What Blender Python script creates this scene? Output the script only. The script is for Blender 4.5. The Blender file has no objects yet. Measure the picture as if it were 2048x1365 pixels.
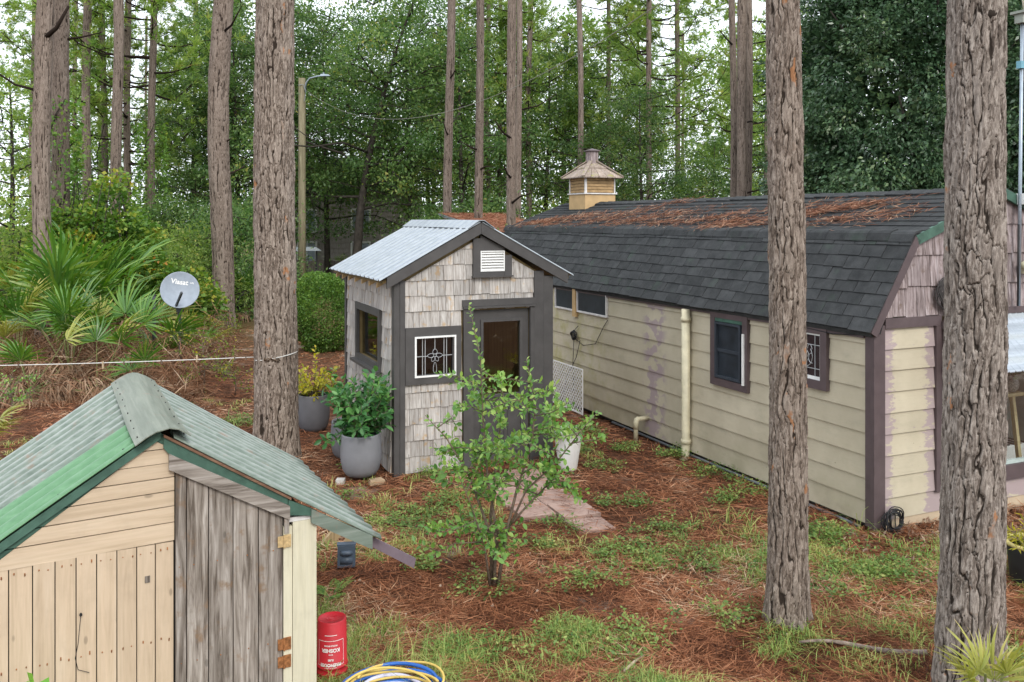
import bpy, math, random
import numpy as np
from mathutils import Vector, Matrix

random.seed(7)
RS = np.random.RandomState(11)
C = bpy.context.scene.collection
SC = bpy.context.scene

# ------------------------------------------------------------------ camera, sky, sun, exposure
cd = bpy.data.cameras.new('camera')
cam = bpy.data.objects.new('camera', cd)
C.objects.link(cam)
SC.camera = cam
EYE = 3.2
cam.location = (0, 0, EYE)
cam.rotation_euler = (math.pi / 2, 0, 0)
cd.sensor_width = 36.0
cd.lens = 36.0 * 1750 / 2048
cd.shift_y = -242.5 / 2048
cd.clip_start = 0.05
cd.clip_end = 2000

SUN_EL, SUN_AZ = math.radians(40), math.radians(158)     # azimuth of the sun: behind the camera, a little to the right
w = bpy.data.worlds.new('World')
SC.world = w
w.use_nodes = True
wn = w.node_tree
for n in list(wn.nodes):
    wn.nodes.remove(n)
wo = wn.nodes.new('ShaderNodeOutputWorld')
wb = wn.nodes.new('ShaderNodeBackground')
sky = wn.nodes.new('ShaderNodeTexSky')
sky.sky_type = 'NISHITA'
sky.sun_disc = False
sky.sun_elevation = SUN_EL
sky.sun_rotation = SUN_AZ
sky.dust_density = 4.0
sky.air_density = 1.0
mx = wn.nodes.new('ShaderNodeMix')
mx.data_type = 'RGBA'
mx.inputs['Factor'].default_value = 0.86
mx.inputs[7].default_value = (10.0, 10.6, 11.4, 1)       # even white cloud deck over the blue
wn.links.new(sky.outputs[0], mx.inputs[6])
wn.links.new(mx.outputs[2], wb.inputs['Color'])
wb.inputs['Strength'].default_value = 0.15
wn.links.new(wb.outputs[0], wo.inputs[0])

sd = bpy.data.lights.new('sun', 'SUN')
sd.energy = 1.5
sd.angle = math.radians(18)
sd.color = (1.0, 0.96, 0.9)
so = bpy.data.objects.new('sun', sd)
C.objects.link(so)
sdir = Vector((math.sin(SUN_AZ) * math.cos(SUN_EL), math.cos(SUN_AZ) * math.cos(SUN_EL), math.sin(SUN_EL)))
so.rotation_euler = sdir.to_track_quat('Z', 'Y').to_euler()
so.location = (0, 0, 30)

SC.view_settings.view_transform = 'Standard'
SC.view_settings.look = 'None'
SC.view_settings.exposure = 0.35
SC.view_settings.gamma = 1.0
SC.view_settings.use_curve_mapping = False

# ------------------------------------------------------------------ numbers
def fade(t):
    return t * t * (3 - 2 * t)

_H = np.random.RandomState(5).rand(512, 512)

def vnoise(x, y):
    """value noise in 0..1 on numpy arrays"""
    x = np.asarray(x, float); y = np.asarray(y, float)
    xi = np.floor(x).astype(int); yi = np.floor(y).astype(int)
    fx = fade(x - xi); fy = fade(y - yi)
    a = _H[xi % 512, yi % 512]; b = _H[(xi + 1) % 512, yi % 512]
    c = _H[xi % 512, (yi + 1) % 512]; d = _H[(xi + 1) % 512, (yi + 1) % 512]
    return (a * (1 - fx) + b * fx) * (1 - fy) + (c * (1 - fx) + d * fx) * fy

def fbm(x, y, o=4):
    s = 0; a = .5; t = 0
    for i in range(o):
        s = s + a * vnoise(x * 2 ** i + 17.3 * i, y * 2 ** i + 9.1 * i); t += a; a *= .5
    return s / t

def unit(v):
    return v / np.maximum(np.linalg.norm(v, axis=-1, keepdims=True), 1e-9)

# ------------------------------------------------------------------ objects
def np_mesh(name, V, F, attr=None, mat=None, smooth=False):
    """V (n,3), F (m,k) with k = 3 or 4"""
    V = np.ascontiguousarray(V, dtype=np.float32); F = np.ascontiguousarray(F, dtype=np.int32)
    me = bpy.data.meshes.new(name)
    m, k = F.shape
    me.vertices.add(len(V)); me.vertices.foreach_set('co', V.ravel())
    me.loops.add(m * k); me.loops.foreach_set('vertex_index', F.ravel())
    me.polygons.add(m)
    me.polygons.foreach_set('loop_start', np.arange(0, m * k, k, dtype=np.int32))
    me.polygons.foreach_set('loop_total', np.full(m, k, dtype=np.int32))
    if smooth:
        me.polygons.foreach_set('use_smooth', np.ones(m, dtype=bool))
    if attr:
        for kx, arr in attr.items():
            a = me.attributes.new(kx, 'FLOAT', 'POINT')
            a.data.foreach_set('value', np.ascontiguousarray(arr, dtype=np.float32))
    me.update()
    if mat:
        me.materials.append(mat)
    return me

def O(name, me, parent=None, loc=(0, 0, 0), rot=(0, 0, 0), scale=(1, 1, 1)):
    o = bpy.data.objects.new(name, me)
    C.objects.link(o)
    if parent:
        o.parent = parent
    o.location = loc; o.rotation_euler = rot; o.scale = scale
    return o

def tag(o, label=None, cat=None, group=None, kind=None):
    if label: o['label'] = label
    if cat: o['category'] = cat
    if group: o['group'] = group
    if kind: o['kind'] = kind
    return o

def T(name, label, cat, loc=(0, 0, 0), rz=0, group=None):
    return tag(O(name, None, None, loc, (0, 0, rz)), label, cat, group)

def copy_tree(o, parent=None):
    c = o.copy(); C.objects.link(c)
    if parent: c.parent = parent
    for ch in list(o.children):
        copy_tree(ch, c)
    return c

class Geo:
    def __init__(s):
        s.V = []; s.F = []
    def add(s, vs, fs):
        o = len(s.V)
        s.V += [tuple(v) for v in vs]; s.F += [[i + o for i in f] for f in fs]
        return s
    def hexa(s, p):
        """p: 8 points, bottom ring 0-3 ccw from above, top ring 4-7"""
        return s.add(p, [(3, 2, 1, 0), (4, 5, 6, 7), (0, 1, 5, 4), (1, 2, 6, 5), (2, 3, 7, 6), (3, 0, 4, 7)])
    def box(s, x0, x1, y0, y1, z0, z1):
        return s.hexa([(x0, y0, z0), (x1, y0, z0), (x1, y1, z0), (x0, y1, z0), (x0, y0, z1), (x1, y0, z1), (x1, y1, z1), (x0, y1, z1)])
    def bar(s, a, b, wd, th, up=(0, 0, 1)):
        """a beam from a to b, wd across, th along up"""
        a = Vector(a); b = Vector(b); d = (b - a).normalized(); up = Vector(up)
        sx = d.cross(up)
        if sx.length < 1e-4: sx = d.cross(Vector((1, 0, 0)))
        sx.normalize(); u = sx.cross(d).normalized()
        sx = sx * wd / 2; u = u * th / 2
        return s.hexa([a - sx - u, a + sx - u, b + sx - u, b - sx - u, a - sx + u, a + sx + u, b + sx + u, b - sx + u])
    def prism(s, poly, fn, t0, t1):
        """poly [(a,z)], fn(a,t,z) -> xyz ; extrude from t0 to t1 (numbers or functions of a,z)"""
        f0 = t0 if callable(t0) else (lambda a, z: t0)
        f1 = t1 if callable(t1) else (lambda a, z: t1)
        n = len(poly)
        vs = [fn(a, f0(a, z), z) for a, z in poly] + [fn(a, f1(a, z), z) for a, z in poly]
        fs = [tuple(range(n)), tuple(range(2 * n - 1, n - 1, -1))] + [(i, (i + 1) % n + 0, (i + 1) % n + n, i + n) for i in range(n)]
        return s.add(vs, fs)
    def tube(s, pts, rad, n=8, cap=True):
        pts = [Vector(p) for p in pts]
        if not isinstance(rad, (list, tuple)): rad = [rad] * len(pts)
        o = len(s.V); ref = None
        for i, p in enumerate(pts):
            d = (pts[min(i + 1, len(pts) - 1)] - pts[max(i - 1, 0)]).normalized()
            if ref is None:
                ref = d.cross(Vector((0, 0, 1)))
                if ref.length < .1: ref = d.cross(Vector((1, 0, 0)))
            ref = (ref - d * ref.dot(d)).normalized(); b = d.cross(ref)
            for k in range(n):
                a = 2 * math.pi * k / n
                s.V.append(tuple(p + (ref * math.cos(a) + b * math.sin(a)) * rad[i]))
        for i in range(len(pts) - 1):
            for k in range(n):
                s.F.append([o + i * n + k, o + i * n + (k + 1) % n, o + (i + 1) * n + (k + 1) % n, o + (i + 1) * n + k])
        if cap:
            s.F.append([o + k for k in range(n)][::-1]); s.F.append([o + (len(pts) - 1) * n + k for k in range(n)])
        return s
    def lathe(s, prof, n=24, c=(0, 0, 0), closed=False):
        o = len(s.V)
        for r, z in prof:
            for k in range(n):
                a = 2 * math.pi * k / n
                s.V.append((c[0] + r * math.cos(a), c[1] + r * math.sin(a), c[2] + z))
        for i in range(len(prof) - 1):
            for k in range(n):
                s.F.append([o + i * n + k, o + i * n + (k + 1) % n, o + (i + 1) * n + (k + 1) % n, o + (i + 1) * n + k])
        return s
    def mesh(s, name, mat, smooth=False):
        me = bpy.data.meshes.new(name)
        me.from_pydata(s.V, [], s.F)
        if smooth:
            for p in me.polygons: p.use_smooth = True
        me.update()
        me.materials.append(mat)
        return me
    def obj(s, name, mat, parent=None, smooth=False, loc=(0, 0, 0), rot=(0, 0, 0), fix=True):
        me = s.mesh(name, mat, smooth)
        return O(name, me, parent, loc, rot)

def clip(poly, a, b, c):
    """keep a*x + b*z <= c"""
    out = []
    for i in range(len(poly)):
        p, q = poly[i], poly[(i + 1) % len(poly)]
        dp = a * p[0] + b * p[1] - c; dq = a * q[0] + b * q[1] - c
        if dp <= 0: out.append(p)
        if (dp < 0 < dq) or (dq < 0 < dp):
            t = dp / (dp - dq); out.append((p[0] + (q[0] - p[0]) * t, p[1] + (q[1] - p[1]) * t))
    return out

def poly_area(p):
    return abs(sum(p[i][0] * p[(i + 1) % len(p)][1] - p[(i + 1) % len(p)][0] * p[i][1] for i in range(len(p)))) / 2

FRONT = lambda a, t, z: (a, -t, z)      # a wall in the local x-z plane, t counted outwards to -y
LEFT = lambda a, t, z: (-t, a, z)       # a wall in the local y-z plane, t counted outwards to -x

def holed(g, fn, a0, a1, z0, z1, holes, t0, t1):
    """slab with rectangular openings, as boxes"""
    cuts = sorted({a0, a1} | {h[0] for h in holes} | {h[1] for h in holes})
    for i in range(len(cuts) - 1):
        m = (cuts[i] + cuts[i + 1]) / 2
        zs = z0
        for h in sorted([h for h in holes if h[0] < m < h[1]], key=lambda h: h[2]):
            if h[2] > zs + 1e-4: g.prism([(cuts[i], zs), (cuts[i + 1], zs), (cuts[i + 1], h[2]), (cuts[i], h[2])], fn, t0, t1)
            zs = h[3]
        if z1 > zs + 1e-4: g.prism([(cuts[i], zs), (cuts[i + 1], zs), (cuts[i + 1], z1), (cuts[i], z1)], fn, t0, t1)
    return g

def frame(g, fn, a0, a1, z0, z1, wd, t0, t1, wb=None):
    """four boards round an opening (outer size given)"""
    wb = wb or wd
    R = lambda p, q, r, s_: g.prism([(p, r), (q, r), (q, s_), (p, s_)], fn, t0, t1)
    R(a0, a1, z0, z0 + wb); R(a0, a1, z1 - wd, z1); R(a0, a0 + wd, z0 + wb, z1 - wd); R(a1 - wd, a1, z0 + wb, z1 - wd)
    return g

def rect(g, fn, a0, a1, z0, z1, t0, t1):
    return g.prism([(a0, z0), (a1, z0), (a1, z1), (a0, z1)], fn, t0, t1)

# ------------------------------------------------------------------ materials
class M:
    def __init__(s, name, rough=.7, spec=.3):
        s.m = bpy.data.materials.new(name); s.m.use_nodes = True
        s.t = s.m.node_tree
        s.b = s.t.nodes['Principled BSDF']; s.o = s.t.nodes['Material Output']
        s.b.inputs['Roughness'].default_value = rough
        s.b.inputs['Specular IOR Level'].default_value = spec
    def n(s, ty, **kw):
        nd = s.t.nodes.new('ShaderNode' + ty)
        ins = kw.pop('ins', {})
        for k, v in kw.items(): setattr(nd, k, v)
        for k, v in ins.items(): s.put(nd.inputs[k], v)
        return nd
    def put(s, sock, v):
        if hasattr(v, 'is_output') or isinstance(v, bpy.types.NodeSocket): s.t.links.new(v, sock)
        else: sock.default_value = v
    def coords(s, scale=(1, 1, 1), rand=True, out='Object'):
        tc = s.n('TexCoord'); v = tc.outputs[out]
        if rand:
            oi = s.n('ObjectInfo')
            mu = s.n('VectorMath', operation='SCALE', ins={0: (31., 17., 23.), 'Scale': oi.outputs['Random']})
            v = s.n('VectorMath', operation='ADD', ins={0: v, 1: mu.outputs[0]}).outputs[0]
        return s.n('Mapping', ins={'Vector': v, 'Scale': scale}).outputs[0]
    def noise(s, vec, scale=1., detail=4., rough=.55, dist=0.):
        return s.n('TexNoise', ins={'Vector': vec, 'Scale': scale, 'Detail': detail, 'Roughness': rough, 'Distortion': dist}).outputs['Fac']
    def ramp(s, fac, stops):
        r = s.n('ValToRGB', ins={0: fac})
        e = r.color_ramp.elements
        while len(e) < len(stops): e.new(.5)
        for i, (p, c) in enumerate(stops):
            e[i].position = p; e[i].color = tuple(c) + ((1,) if len(c) == 3 else ())
        return r.outputs[0]
    def mix(s, fac, a, b, mode='MIX'):
        nd = s.n('Mix', data_type='RGBA', blend_type=mode)
        s.put(nd.inputs['Factor'], fac); s.put(nd.inputs[6], a if not isinstance(a, tuple) else a + (1,)); s.put(nd.inputs[7], b if not isinstance(b, tuple) else b + (1,))
        return nd.outputs[2]
    def math(s, op, a, b=0., c=None):
        nd = s.n('Math', operation=op, ins={0: a, 1: b})
        if c is not None: s.put(nd.inputs[2], c)
        return nd.outputs[0]
    def step(s, v, lo, hi):
        nd = s.n('MapRange', interpolation_type='SMOOTHSTEP', ins={'Value': v, 'From Min': lo, 'From Max': hi})
        return nd.outputs[0]
    def vary(s, col, amt=.25):
        oi = s.n('ObjectInfo')
        k = s.math('MULTIPLY_ADD', oi.outputs['Random'], amt, 1 - amt / 2)
        return s.n('HueSaturation', ins={'Value': k, 'Color': col}).outputs[0]
    def bump(s, h, strength=.3, dist=.01):
        s.put(s.b.inputs['Normal'], s.n('Bump', ins={'Strength': strength, 'Distance': dist, 'Height': h}).outputs[0])
    def base(s, c):
        s.put(s.b.inputs['Base Color'], c if not isinstance(c, tuple) else c + (1,)); return s.m

def plain(name, col, rough=.6, spec=.3, metal=0., var=.15, sc=8., bump=0.):
    m = M(name, rough, spec)
    v = m.coords((1, 1, 1))
    nz = m.noise(v, sc, 5)
    c = m.ramp(nz, [(.3, tuple(x * (1 - var) for x in col)), (.7, tuple(min(1, x * (1 + var)) for x in col))])
    m.b.inputs['Metallic'].default_value = metal
    if bump: m.bump(m.noise(v, sc * 6, 4), bump, .01)
    return m.base(c)

def wood(name, dark, mid, light, grain='z', k=1., rough=.8, bump=.35, knots=True, var=.2, stain=None, con=0.):
    """grain runs along the named axis"""
    m = M(name, rough, .2)
    sc = {'x': (2.2, 34, 34), 'y': (34, 2.2, 34), 'z': (34, 34, 2.2)}[grain]
    sc = tuple(x * k for x in sc)
    v = m.coords(sc)
    n1 = m.noise(v, 1., 6, .65, .6)
    fine = m.noise(m.coords(tuple(x * 4 for x in sc)), 1., 3)
    c = m.ramp(n1, [(.28 + con, dark), (.5, mid), (.74 - con, light)])
    c = m.mix(m.math('MULTIPLY', fine, .5), c, tuple(x * .55 for x in mid))
    vv = m.coords((1, 1, 1))
    blot = m.step(m.noise(vv, 5., 4, .6), .5, .75)
    c = m.mix(m.math('MULTIPLY', blot, .45), c, tuple(x * .7 for x in mid))
    if stain:
        c = m.mix(m.math('MULTIPLY', m.step(m.noise(vv, 9., 5, .6), .55, .72), .75), c, stain)
    if knots:
        vo = m.n('TexVoronoi', ins={'Vector': m.coords({'x': (3, 7, 7), 'y': (7, 3, 7), 'z': (7, 7, 3)}[grain]), 'Scale': 1.}).outputs['Distance']
        c = m.mix(m.math('MULTIPLY', m.step(vo, .10, .05), .6), c, tuple(x * .35 for x in mid))
    m.bump(n1, bump, .004)
    return m.base(m.vary(c, var))

def leafmat(name, stops, rough=.55, spec=.25, trans=.3, var=.25):
    m = M(name, rough, spec)
    at = m.n('Attribute', attribute_name='tint')
    c = m.vary(m.ramp(at.outputs['Fac'], stops), var)
    m.base(c)
    tr = m.n('BsdfTranslucent')
    m.put(tr.inputs['Color'], m.n('HueSaturation', ins={'Saturation': 1.15, 'Value': 1.3, 'Color': c}).outputs[0])
    ms = m.n('MixShader', ins={0: trans})
    m.t.links.new(m.b.outputs[0], ms.inputs[1]); m.t.links.new(tr.outputs[0], ms.inputs[2])
    m.t.links.new(ms.outputs[0], m.o.inputs[0])
    return m.m
# ------------------------------------------------------------------ material library
# cream lap siding (object space = barn space: x across the gable, y along the barn)
def siding_mat(name, patchy):
    m = M(name, .55, .3)
    v = m.coords((1, 1, 1), rand=False)
    grain = m.noise(m.coords((5, 5, 90), rand=True), 1., 4, .6)
    big = m.noise(v, 1.6, 5, .6)
    c = m.ramp(big, [(.3, (.415, .365, .265)), (.7, (.53, .475, .355))])
    c = m.mix(m.math('MULTIPLY', m.step(grain, .5, .8), .22), c, (.36, .32, .23))
    grime = m.step(m.noise(m.coords((1.2, 1.2, 2.4), rand=False), 2.2, 6, .65), .5, .8)
    c = m.mix(m.math('MULTIPLY', grime, .42), c, (.27, .25, .19))
    sx = m.n('SeparateXYZ', ins={0: v})
    if not patchy:
        # mildew at the far end of the long wall
        far = m.step(sx.outputs[1], 4.6, 6.4)
        mold = m.math('MULTIPLY', far, m.step(m.noise(v, 3.1, 5, .6), .42, .68))
        c = m.mix(m.math('MULTIPLY', mold, .65), c, (.33, .30, .10))
        low = m.math('MULTIPLY', m.step(sx.outputs[2], .75, .05), m.step(m.noise(v, 2.3, 5), .35, .7))
        c = m.mix(m.math('MULTIPLY', low, .45), c, (.24, .22, .13))
        near = m.math('SUBTRACT', 1., m.step(m.math('ABSOLUTE', m.math('SUBTRACT', sx.outputs[1], 4.02)), .16, .36))
        pt = m.math('MULTIPLY', near, m.step(m.noise(m.coords((1, 3.2, 4.5), rand=False), 1.5, 3, .4), .47, .53))
    else:
        e1 = m.step(sx.outputs[0], .36, .14)
        e2 = m.step(sx.outputs[0], .62, .8)
        e3 = m.math('MULTIPLY', m.math('MAXIMUM', e1, e2), .35)
        pt = m.step(m.math('ADD', m.noise(m.coords((4.5, 1, 11), rand=True), 1.6, 6, .7), m.math('SUBTRACT', m.math('MULTIPLY', e3, .75), .13)), .50, .57)
    c = m.mix(m.math('MULTIPLY', pt, .85), c, (.34, .265, .28))
    nl = m.n('TexVoronoi', ins={'Vector': m.coords((1, 2.5, 4.34) if not patchy else (4, 1, 4.5), rand=False), 'Scale': 1.}).outputs['Distance']
    c = m.mix(m.math('MULTIPLY', m.step(nl, .03, .015), .6), c, (.12, .09, .07))
    m.bump(grain, .35, .003)
    return m.base(m.vary(c, .08))

MAT = {}
MAT['siding'] = siding_mat('cream_siding', False)
MAT['siding_patched'] = siding_mat('cream_siding_patched', True)
MAT['plum'] = plain('plum_brown_paint', (.095, .07, .072), .5, .3, 0, .14, 6, .1)
MAT['charcoal'] = plain('charcoal_paint', (.074, .070, .068), .55, .3, 0, .16, 5, .12)
MAT['green_trim'] = plain('dark_green_paint', (.055, .115, .085), .6, .3, 0, .3, 9, .15)
MAT['white'] = plain('white_paint', (.78, .78, .76), .45, .35, 0, .06, 7)
MAT['black'] = plain('black_rubber', (.02, .02, .021), .55, .3, 0, .2, 9)
MAT['lead'] = plain('lead_came', (.42, .43, .44), .45, .5, .3, .1, 20)
MAT['dark_in'] = plain('dark_interior', (.02, .018, .016), .9, .1)
MAT['tan_box'] = plain('tan_painted_board', (.50, .34, .17), .6, .3, 0, .12, 6)
MAT['louvre'] = plain('tan_louvre', (.36, .24, .12), .7, .2, 0, .25, 9)
MAT['pale_trim'] = plain('weathered_white_trim', (.62, .60, .58), .6, .3, 0, .15, 12)
MAT['pvc'] = plain('painted_pipe', (.54, .49, .34), .4, .4, 0, .2, 6)
MAT['concrete'] = plain('cream_foundation', (.50, .40, .28), .8, .2, 0, .15, 4, .2)
MAT['block'] = plain('dark_pier', (.07, .065, .06), .9, .1, 0, .3, 6)
MAT['galv'] = None

def shingle_mat():
    m = M('asphalt_shingle', .9, .12)
    v = m.coords((1, 1, 1))
    gr = m.noise(v, 260., 2)
    bl = m.noise(v, 7., 5, .65)
    c = m.ramp(bl, [(.3, (.028, .030, .031)), (.72, (.058, .060, .061))])
    c = m.mix(m.math('MULTIPLY', m.step(gr, .55, .75), .5), c, (.13, .135, .14))
    c = m.mix(m.math('MULTIPLY', m.step(m.noise(v, 3., 4), .56, .72), .4), c, (.05, .075, .055))
    m.bump(gr, .5, .002)
    return m.base(m.vary(c, .32))
MAT['shingle'] = shingle_mat()

MAT['shake'] = wood('grey_cedar_shake', (.23, .195, .165), (.46, .43, .40), (.645, .62, .585), 'z', 1., .85, .5, True, .34, (.42, .27, .12), .05)
MAT['old_shake'] = wood('mauve_weathered_shake', (.10, .075, .07), (.29, .235, .23), (.46, .40, .40), 'z', 1.1, .88, .6, True, .3, (.14, .10, .08), .08)
MAT['in_wood'] = wood('bare_interior_wood', (.10, .07, .028), (.21, .15, .065), (.30, .22, .10), 'z', .6, .7, .2, True, .2)
MAT['tan_h'] = wood('tan_painted_plank', (.46, .35, .235), (.605, .478, .338), (.67, .545, .40), 'x', .55, .6, .25, True, .10)
MAT['tan_v'] = wood('tan_painted_board_upright', (.46, .35, .235), (.61, .48, .34), (.675, .548, .405), 'z', .55, .6, .25, True, .10)
MAT['grey_v'] = wood('weathered_door_board', (.085, .066, .05), (.27, .235, .20), (.47, .43, .385), 'z', .85, .9, .9, True, .3, (.20, .125, .07), .09)
MAT['grey_x'] = wood('weathered_rail_board', (.10, .08, .065), (.29, .255, .22), (.46, .42, .38), 'x', .75, .9, .6, True, .15, None, .08)
MAT['cream_v'] = wood('cream_corner_board', (.52, .48, .34), (.66, .62, .46), (.72, .68, .53), 'z', .5, .6, .2, True, .08)
MAT['post'] = wood('treated_post', (.20, .14, .08), (.40, .29, .16), (.52, .40, .24), 'z', .8, .8, .4, True, .15)
MAT['bench'] = wood('pale_bench_wood', (.42, .34, .18), (.56, .46, .26), (.62, .52, .31), 'x', .6, .6, .2, False, .1)
MAT['cup_roof'] = wood('mossy_cupola_board', (.17, .13, .10), (.36, .29, .24), (.52, .45, .40), 'z', .7, .9, .6, False, .3, (.30, .30, .08))

def glass(name, tint=(.55, .6, .6), refl=.09, rough=.02, fr=.6):
    m = M(name, rough, .5)
    tr = m.n('BsdfTransparent', ins={'Color': tint + (1,)})
    gl = m.n('BsdfGlossy', ins={'Color': (1, 1, 1, 1), 'Roughness': rough})
    lw = m.n('LayerWeight', ins={'Blend': .35})
    f = m.math('MULTIPLY_ADD', lw.outputs['Fresnel'], fr, refl)
    nz = m.noise(m.coords((1, 1, 1)), 6., 2)
    m.put(gl.inputs['Normal'], m.n('Bump', ins={'Strength': .05, 'Distance': .02, 'Height': nz}).outputs[0])
    ms = m.n('MixShader', ins={0: f})
    m.t.links.new(tr.outputs[0], ms.inputs[1]); m.t.links.new(gl.outputs[0], ms.inputs[2])
    m.t.links.new(ms.outputs[0], m.o.inputs[0])
    return m.m
MAT['glass'] = glass('window_glass', (.62, .66, .66), .05)
MAT['clear'] = glass('clear_window_glass', (.95, .97, .97), .01, .02, .2)
MAT['glass_dim'] = glass('old_leaded_glass', (.30, .29, .27), .06, .06)
MAT['screen'] = plain('insect_screen', (.022, .028, .036), .45, .4, 0, .35, 5)
MAT['petal'] = plain('dark_leaded_petal', (.008, .006, .008), .2, .5)

def metal_mat(name, cols, rough=.4, metal=.6, rust=None, sc=3., streak='y', ribs=None, ph=0., dirt_shade=.55):
    m = M(name, rough, .5)
    s = {'x': (1.2, 22, 22), 'y': (22, 1.2, 22)}[streak]
    n1 = m.noise(m.coords(s), 1., 6, .65, .4)
    c = m.ramp(n1, [(.3, cols[0]), (.55, cols[1]), (.78, cols[2])])
    if rust:
        r = m.step(m.noise(m.coords((3, 3, 3)), 2.2, 6, .7), .57, .72)
        c = m.mix(m.math('MULTIPLY', r, .7), c, rust)
    if ribs:                                                     # valley shade and crest highlight painted in, along with grime and rubbed paint
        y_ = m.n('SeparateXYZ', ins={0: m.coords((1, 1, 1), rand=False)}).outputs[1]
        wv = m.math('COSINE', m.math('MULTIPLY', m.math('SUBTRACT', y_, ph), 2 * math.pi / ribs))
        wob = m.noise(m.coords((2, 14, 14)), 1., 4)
        c = m.mix(m.math('MULTIPLY', m.step(m.math('ADD', wv, m.math('MULTIPLY', wob, .8)), .1, -.75), dirt_shade), c, tuple(x * .38 for x in cols[0]))
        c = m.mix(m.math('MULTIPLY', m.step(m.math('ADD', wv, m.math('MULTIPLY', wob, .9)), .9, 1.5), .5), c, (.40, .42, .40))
    m.b.inputs['Metallic'].default_value = metal
    m.bump(m.noise(m.coords((9, 9, 9)), 2., 3), .06, .01)
    return m.base(m.vary(c, .1))
MAT['galv'] = metal_mat('galvanised_sheet', [(.27, .31, .35), (.40, .44, .48), (.50, .55, .60)], .45, .4, None, streak='x', ribs=.228, ph=-.078, dirt_shade=.28)  # shadow lines along the ribs painted in together with the grime
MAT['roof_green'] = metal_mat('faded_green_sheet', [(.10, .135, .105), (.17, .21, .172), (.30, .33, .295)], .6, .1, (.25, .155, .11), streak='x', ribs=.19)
MAT['roof_bright'] = metal_mat('fresh_green_sheet', [(.075, .19, .085), (.105, .235, .115), (.15, .29, .16)], .5, .05, None, streak='x')
MAT['cap'] = metal_mat('faded_ridge_cap', [(.13, .15, .115), (.20, .22, .175), (.27, .285, .23)], .6, .1, (.32, .20, .155), streak='y')
MAT['rust'] = plain('rusty_hinge', (.30, .13, .05), .8, .2, .2, .5, 40, .4)
MAT['rust_pale'] = plain('painted_rusty_hinge', (.50, .36, .18), .8, .2, 0, .3, 40, .4)
MAT['steel'] = plain('grey_steel', (.32, .37, .42), .4, .5, .6, .12, 8)

# ------------------------------------------------------------------ the barn
A = math.atan2(.4045, .9146)
LEN, WID = 10.6, 3.74
barn = T('barn', 'long cream sided barn with dark shingled gambrel roof and plum brown trim', 'barn', (3.689, 8.917, 0), A)
EZ, KX, KZ, AX, AZ = 2.06, .52, 3.045, 1.87, 3.555
prof = [(0, .10), (WID, .10), (WID, 2.06), (WID - KX, KZ - .05), (AX, AZ - .06), (KX, KZ - .05), (0, 2.06)]

g = Geo(); rect(g, LEFT, .02, LEN, .12, 2.08, -.10, -.025); g.obj('wall', MAT['siding'], barn)
g = Geo(); g.box(WID - .10, WID, .02, LEN, .12, 2.08); g.obj('wall', MAT['siding'], barn)
g = Geo(); g.prism(prof, lambda a, t, z: (a, LEN + .01 - t, z), 0, .08); g.obj('wall', MAT['siding'], barn)
g = Geo()                                                   # gable wall with the big window opening
holed(g, FRONT, .10, WID - .1, .12, 2.1, [(.95, 3.15, .49, 1.85)], -.12, -.025)
g.prism([(.02, 2.1), (WID - .02, 2.1), (WID - KX, KZ - .06), (AX, AZ - .07), (KX, KZ - .06)], FRONT, -.12, -.025)
g.obj('gable_wall', MAT['siding'], barn)
g = Geo(); g.box(WID - .135, WID - .105, .12, 2.0, .15, 2.0); g.obj('inner_lining', plain('sage_lining', (.46, .50, .46), .7), barn)
g = Geo(); g.box(.11, WID - .11, .12, LEN - .1, .10, .14); g.obj('floor', MAT['bench'], barn)
g = Geo(); g.box(.11, WID - .11, 2.0, 2.06, .14, 2.04); g.obj('partition', plain('pale_partition', (.20, .20, .185), .8), barn)
g = Geo()
for y in np.arange(.25, LEN, 1.3): g.box(.10, .42, y, y + .36, -.1, .10)
g.box(.05, .10, .1, LEN, .02, .10)
g.obj('pier', MAT['block'], barn)
g = Geo(); g.box(.02, WID, -.012, .1, -.12, .125); g.obj('foundation', MAT['concrete'], barn)
g = Geo()
for yy in (2.2, 2.25): g.tube([(-.03, .15, .03), (-.05, yy, .045), (-.02, 5.2, .04)], .018, 6)
g.obj('drain_pipe', plain('grey_conduit', (.12, .13, .14), .5), barn, True)

# lap siding on the long wall: three planks to a course
joints = [[3.98, 7.7], [4.12, 7.4], [3.92, 7.6], [4.06, 7.5], [4.0, 7.6], [4.1, 7.3], [3.95, 7.6], [4.05, 7.5], [4.0, 7.6]]
for i in range(9):
    z0 = .085 + .2305 * i; z1 = min(z0 + .245, 2.07)
    ys = [.07] + joints[i] + [LEN]
    for k in range(3):
        g = Geo()
        d = RS.uniform(-.003, .003)
        rect(g, LEFT, ys[k] + .002, ys[k + 1] - .002, z0, z1, -.03, lambda a, z: .022 - .5 * (z - z0) / 7 if z < z0 + .12 else .004)
        o = g.obj('siding_plank', MAT['siding'], barn); o.location.z = d
# lap siding on the gable, left of the window, and below it
for i in range(9):
    z0 = .125 + .218 * i; z1 = min(z0 + .235, 2.10)
    x1 = .835 if z0 > .3 else 3.6
    g = Geo(); rect(g, FRONT, .115, x1, z0, z1, -.03, lambda a, z: .024 if z < z0 + .1 else .004)
    g.obj('siding_plank', MAT['siding_patched'], barn)

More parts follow.
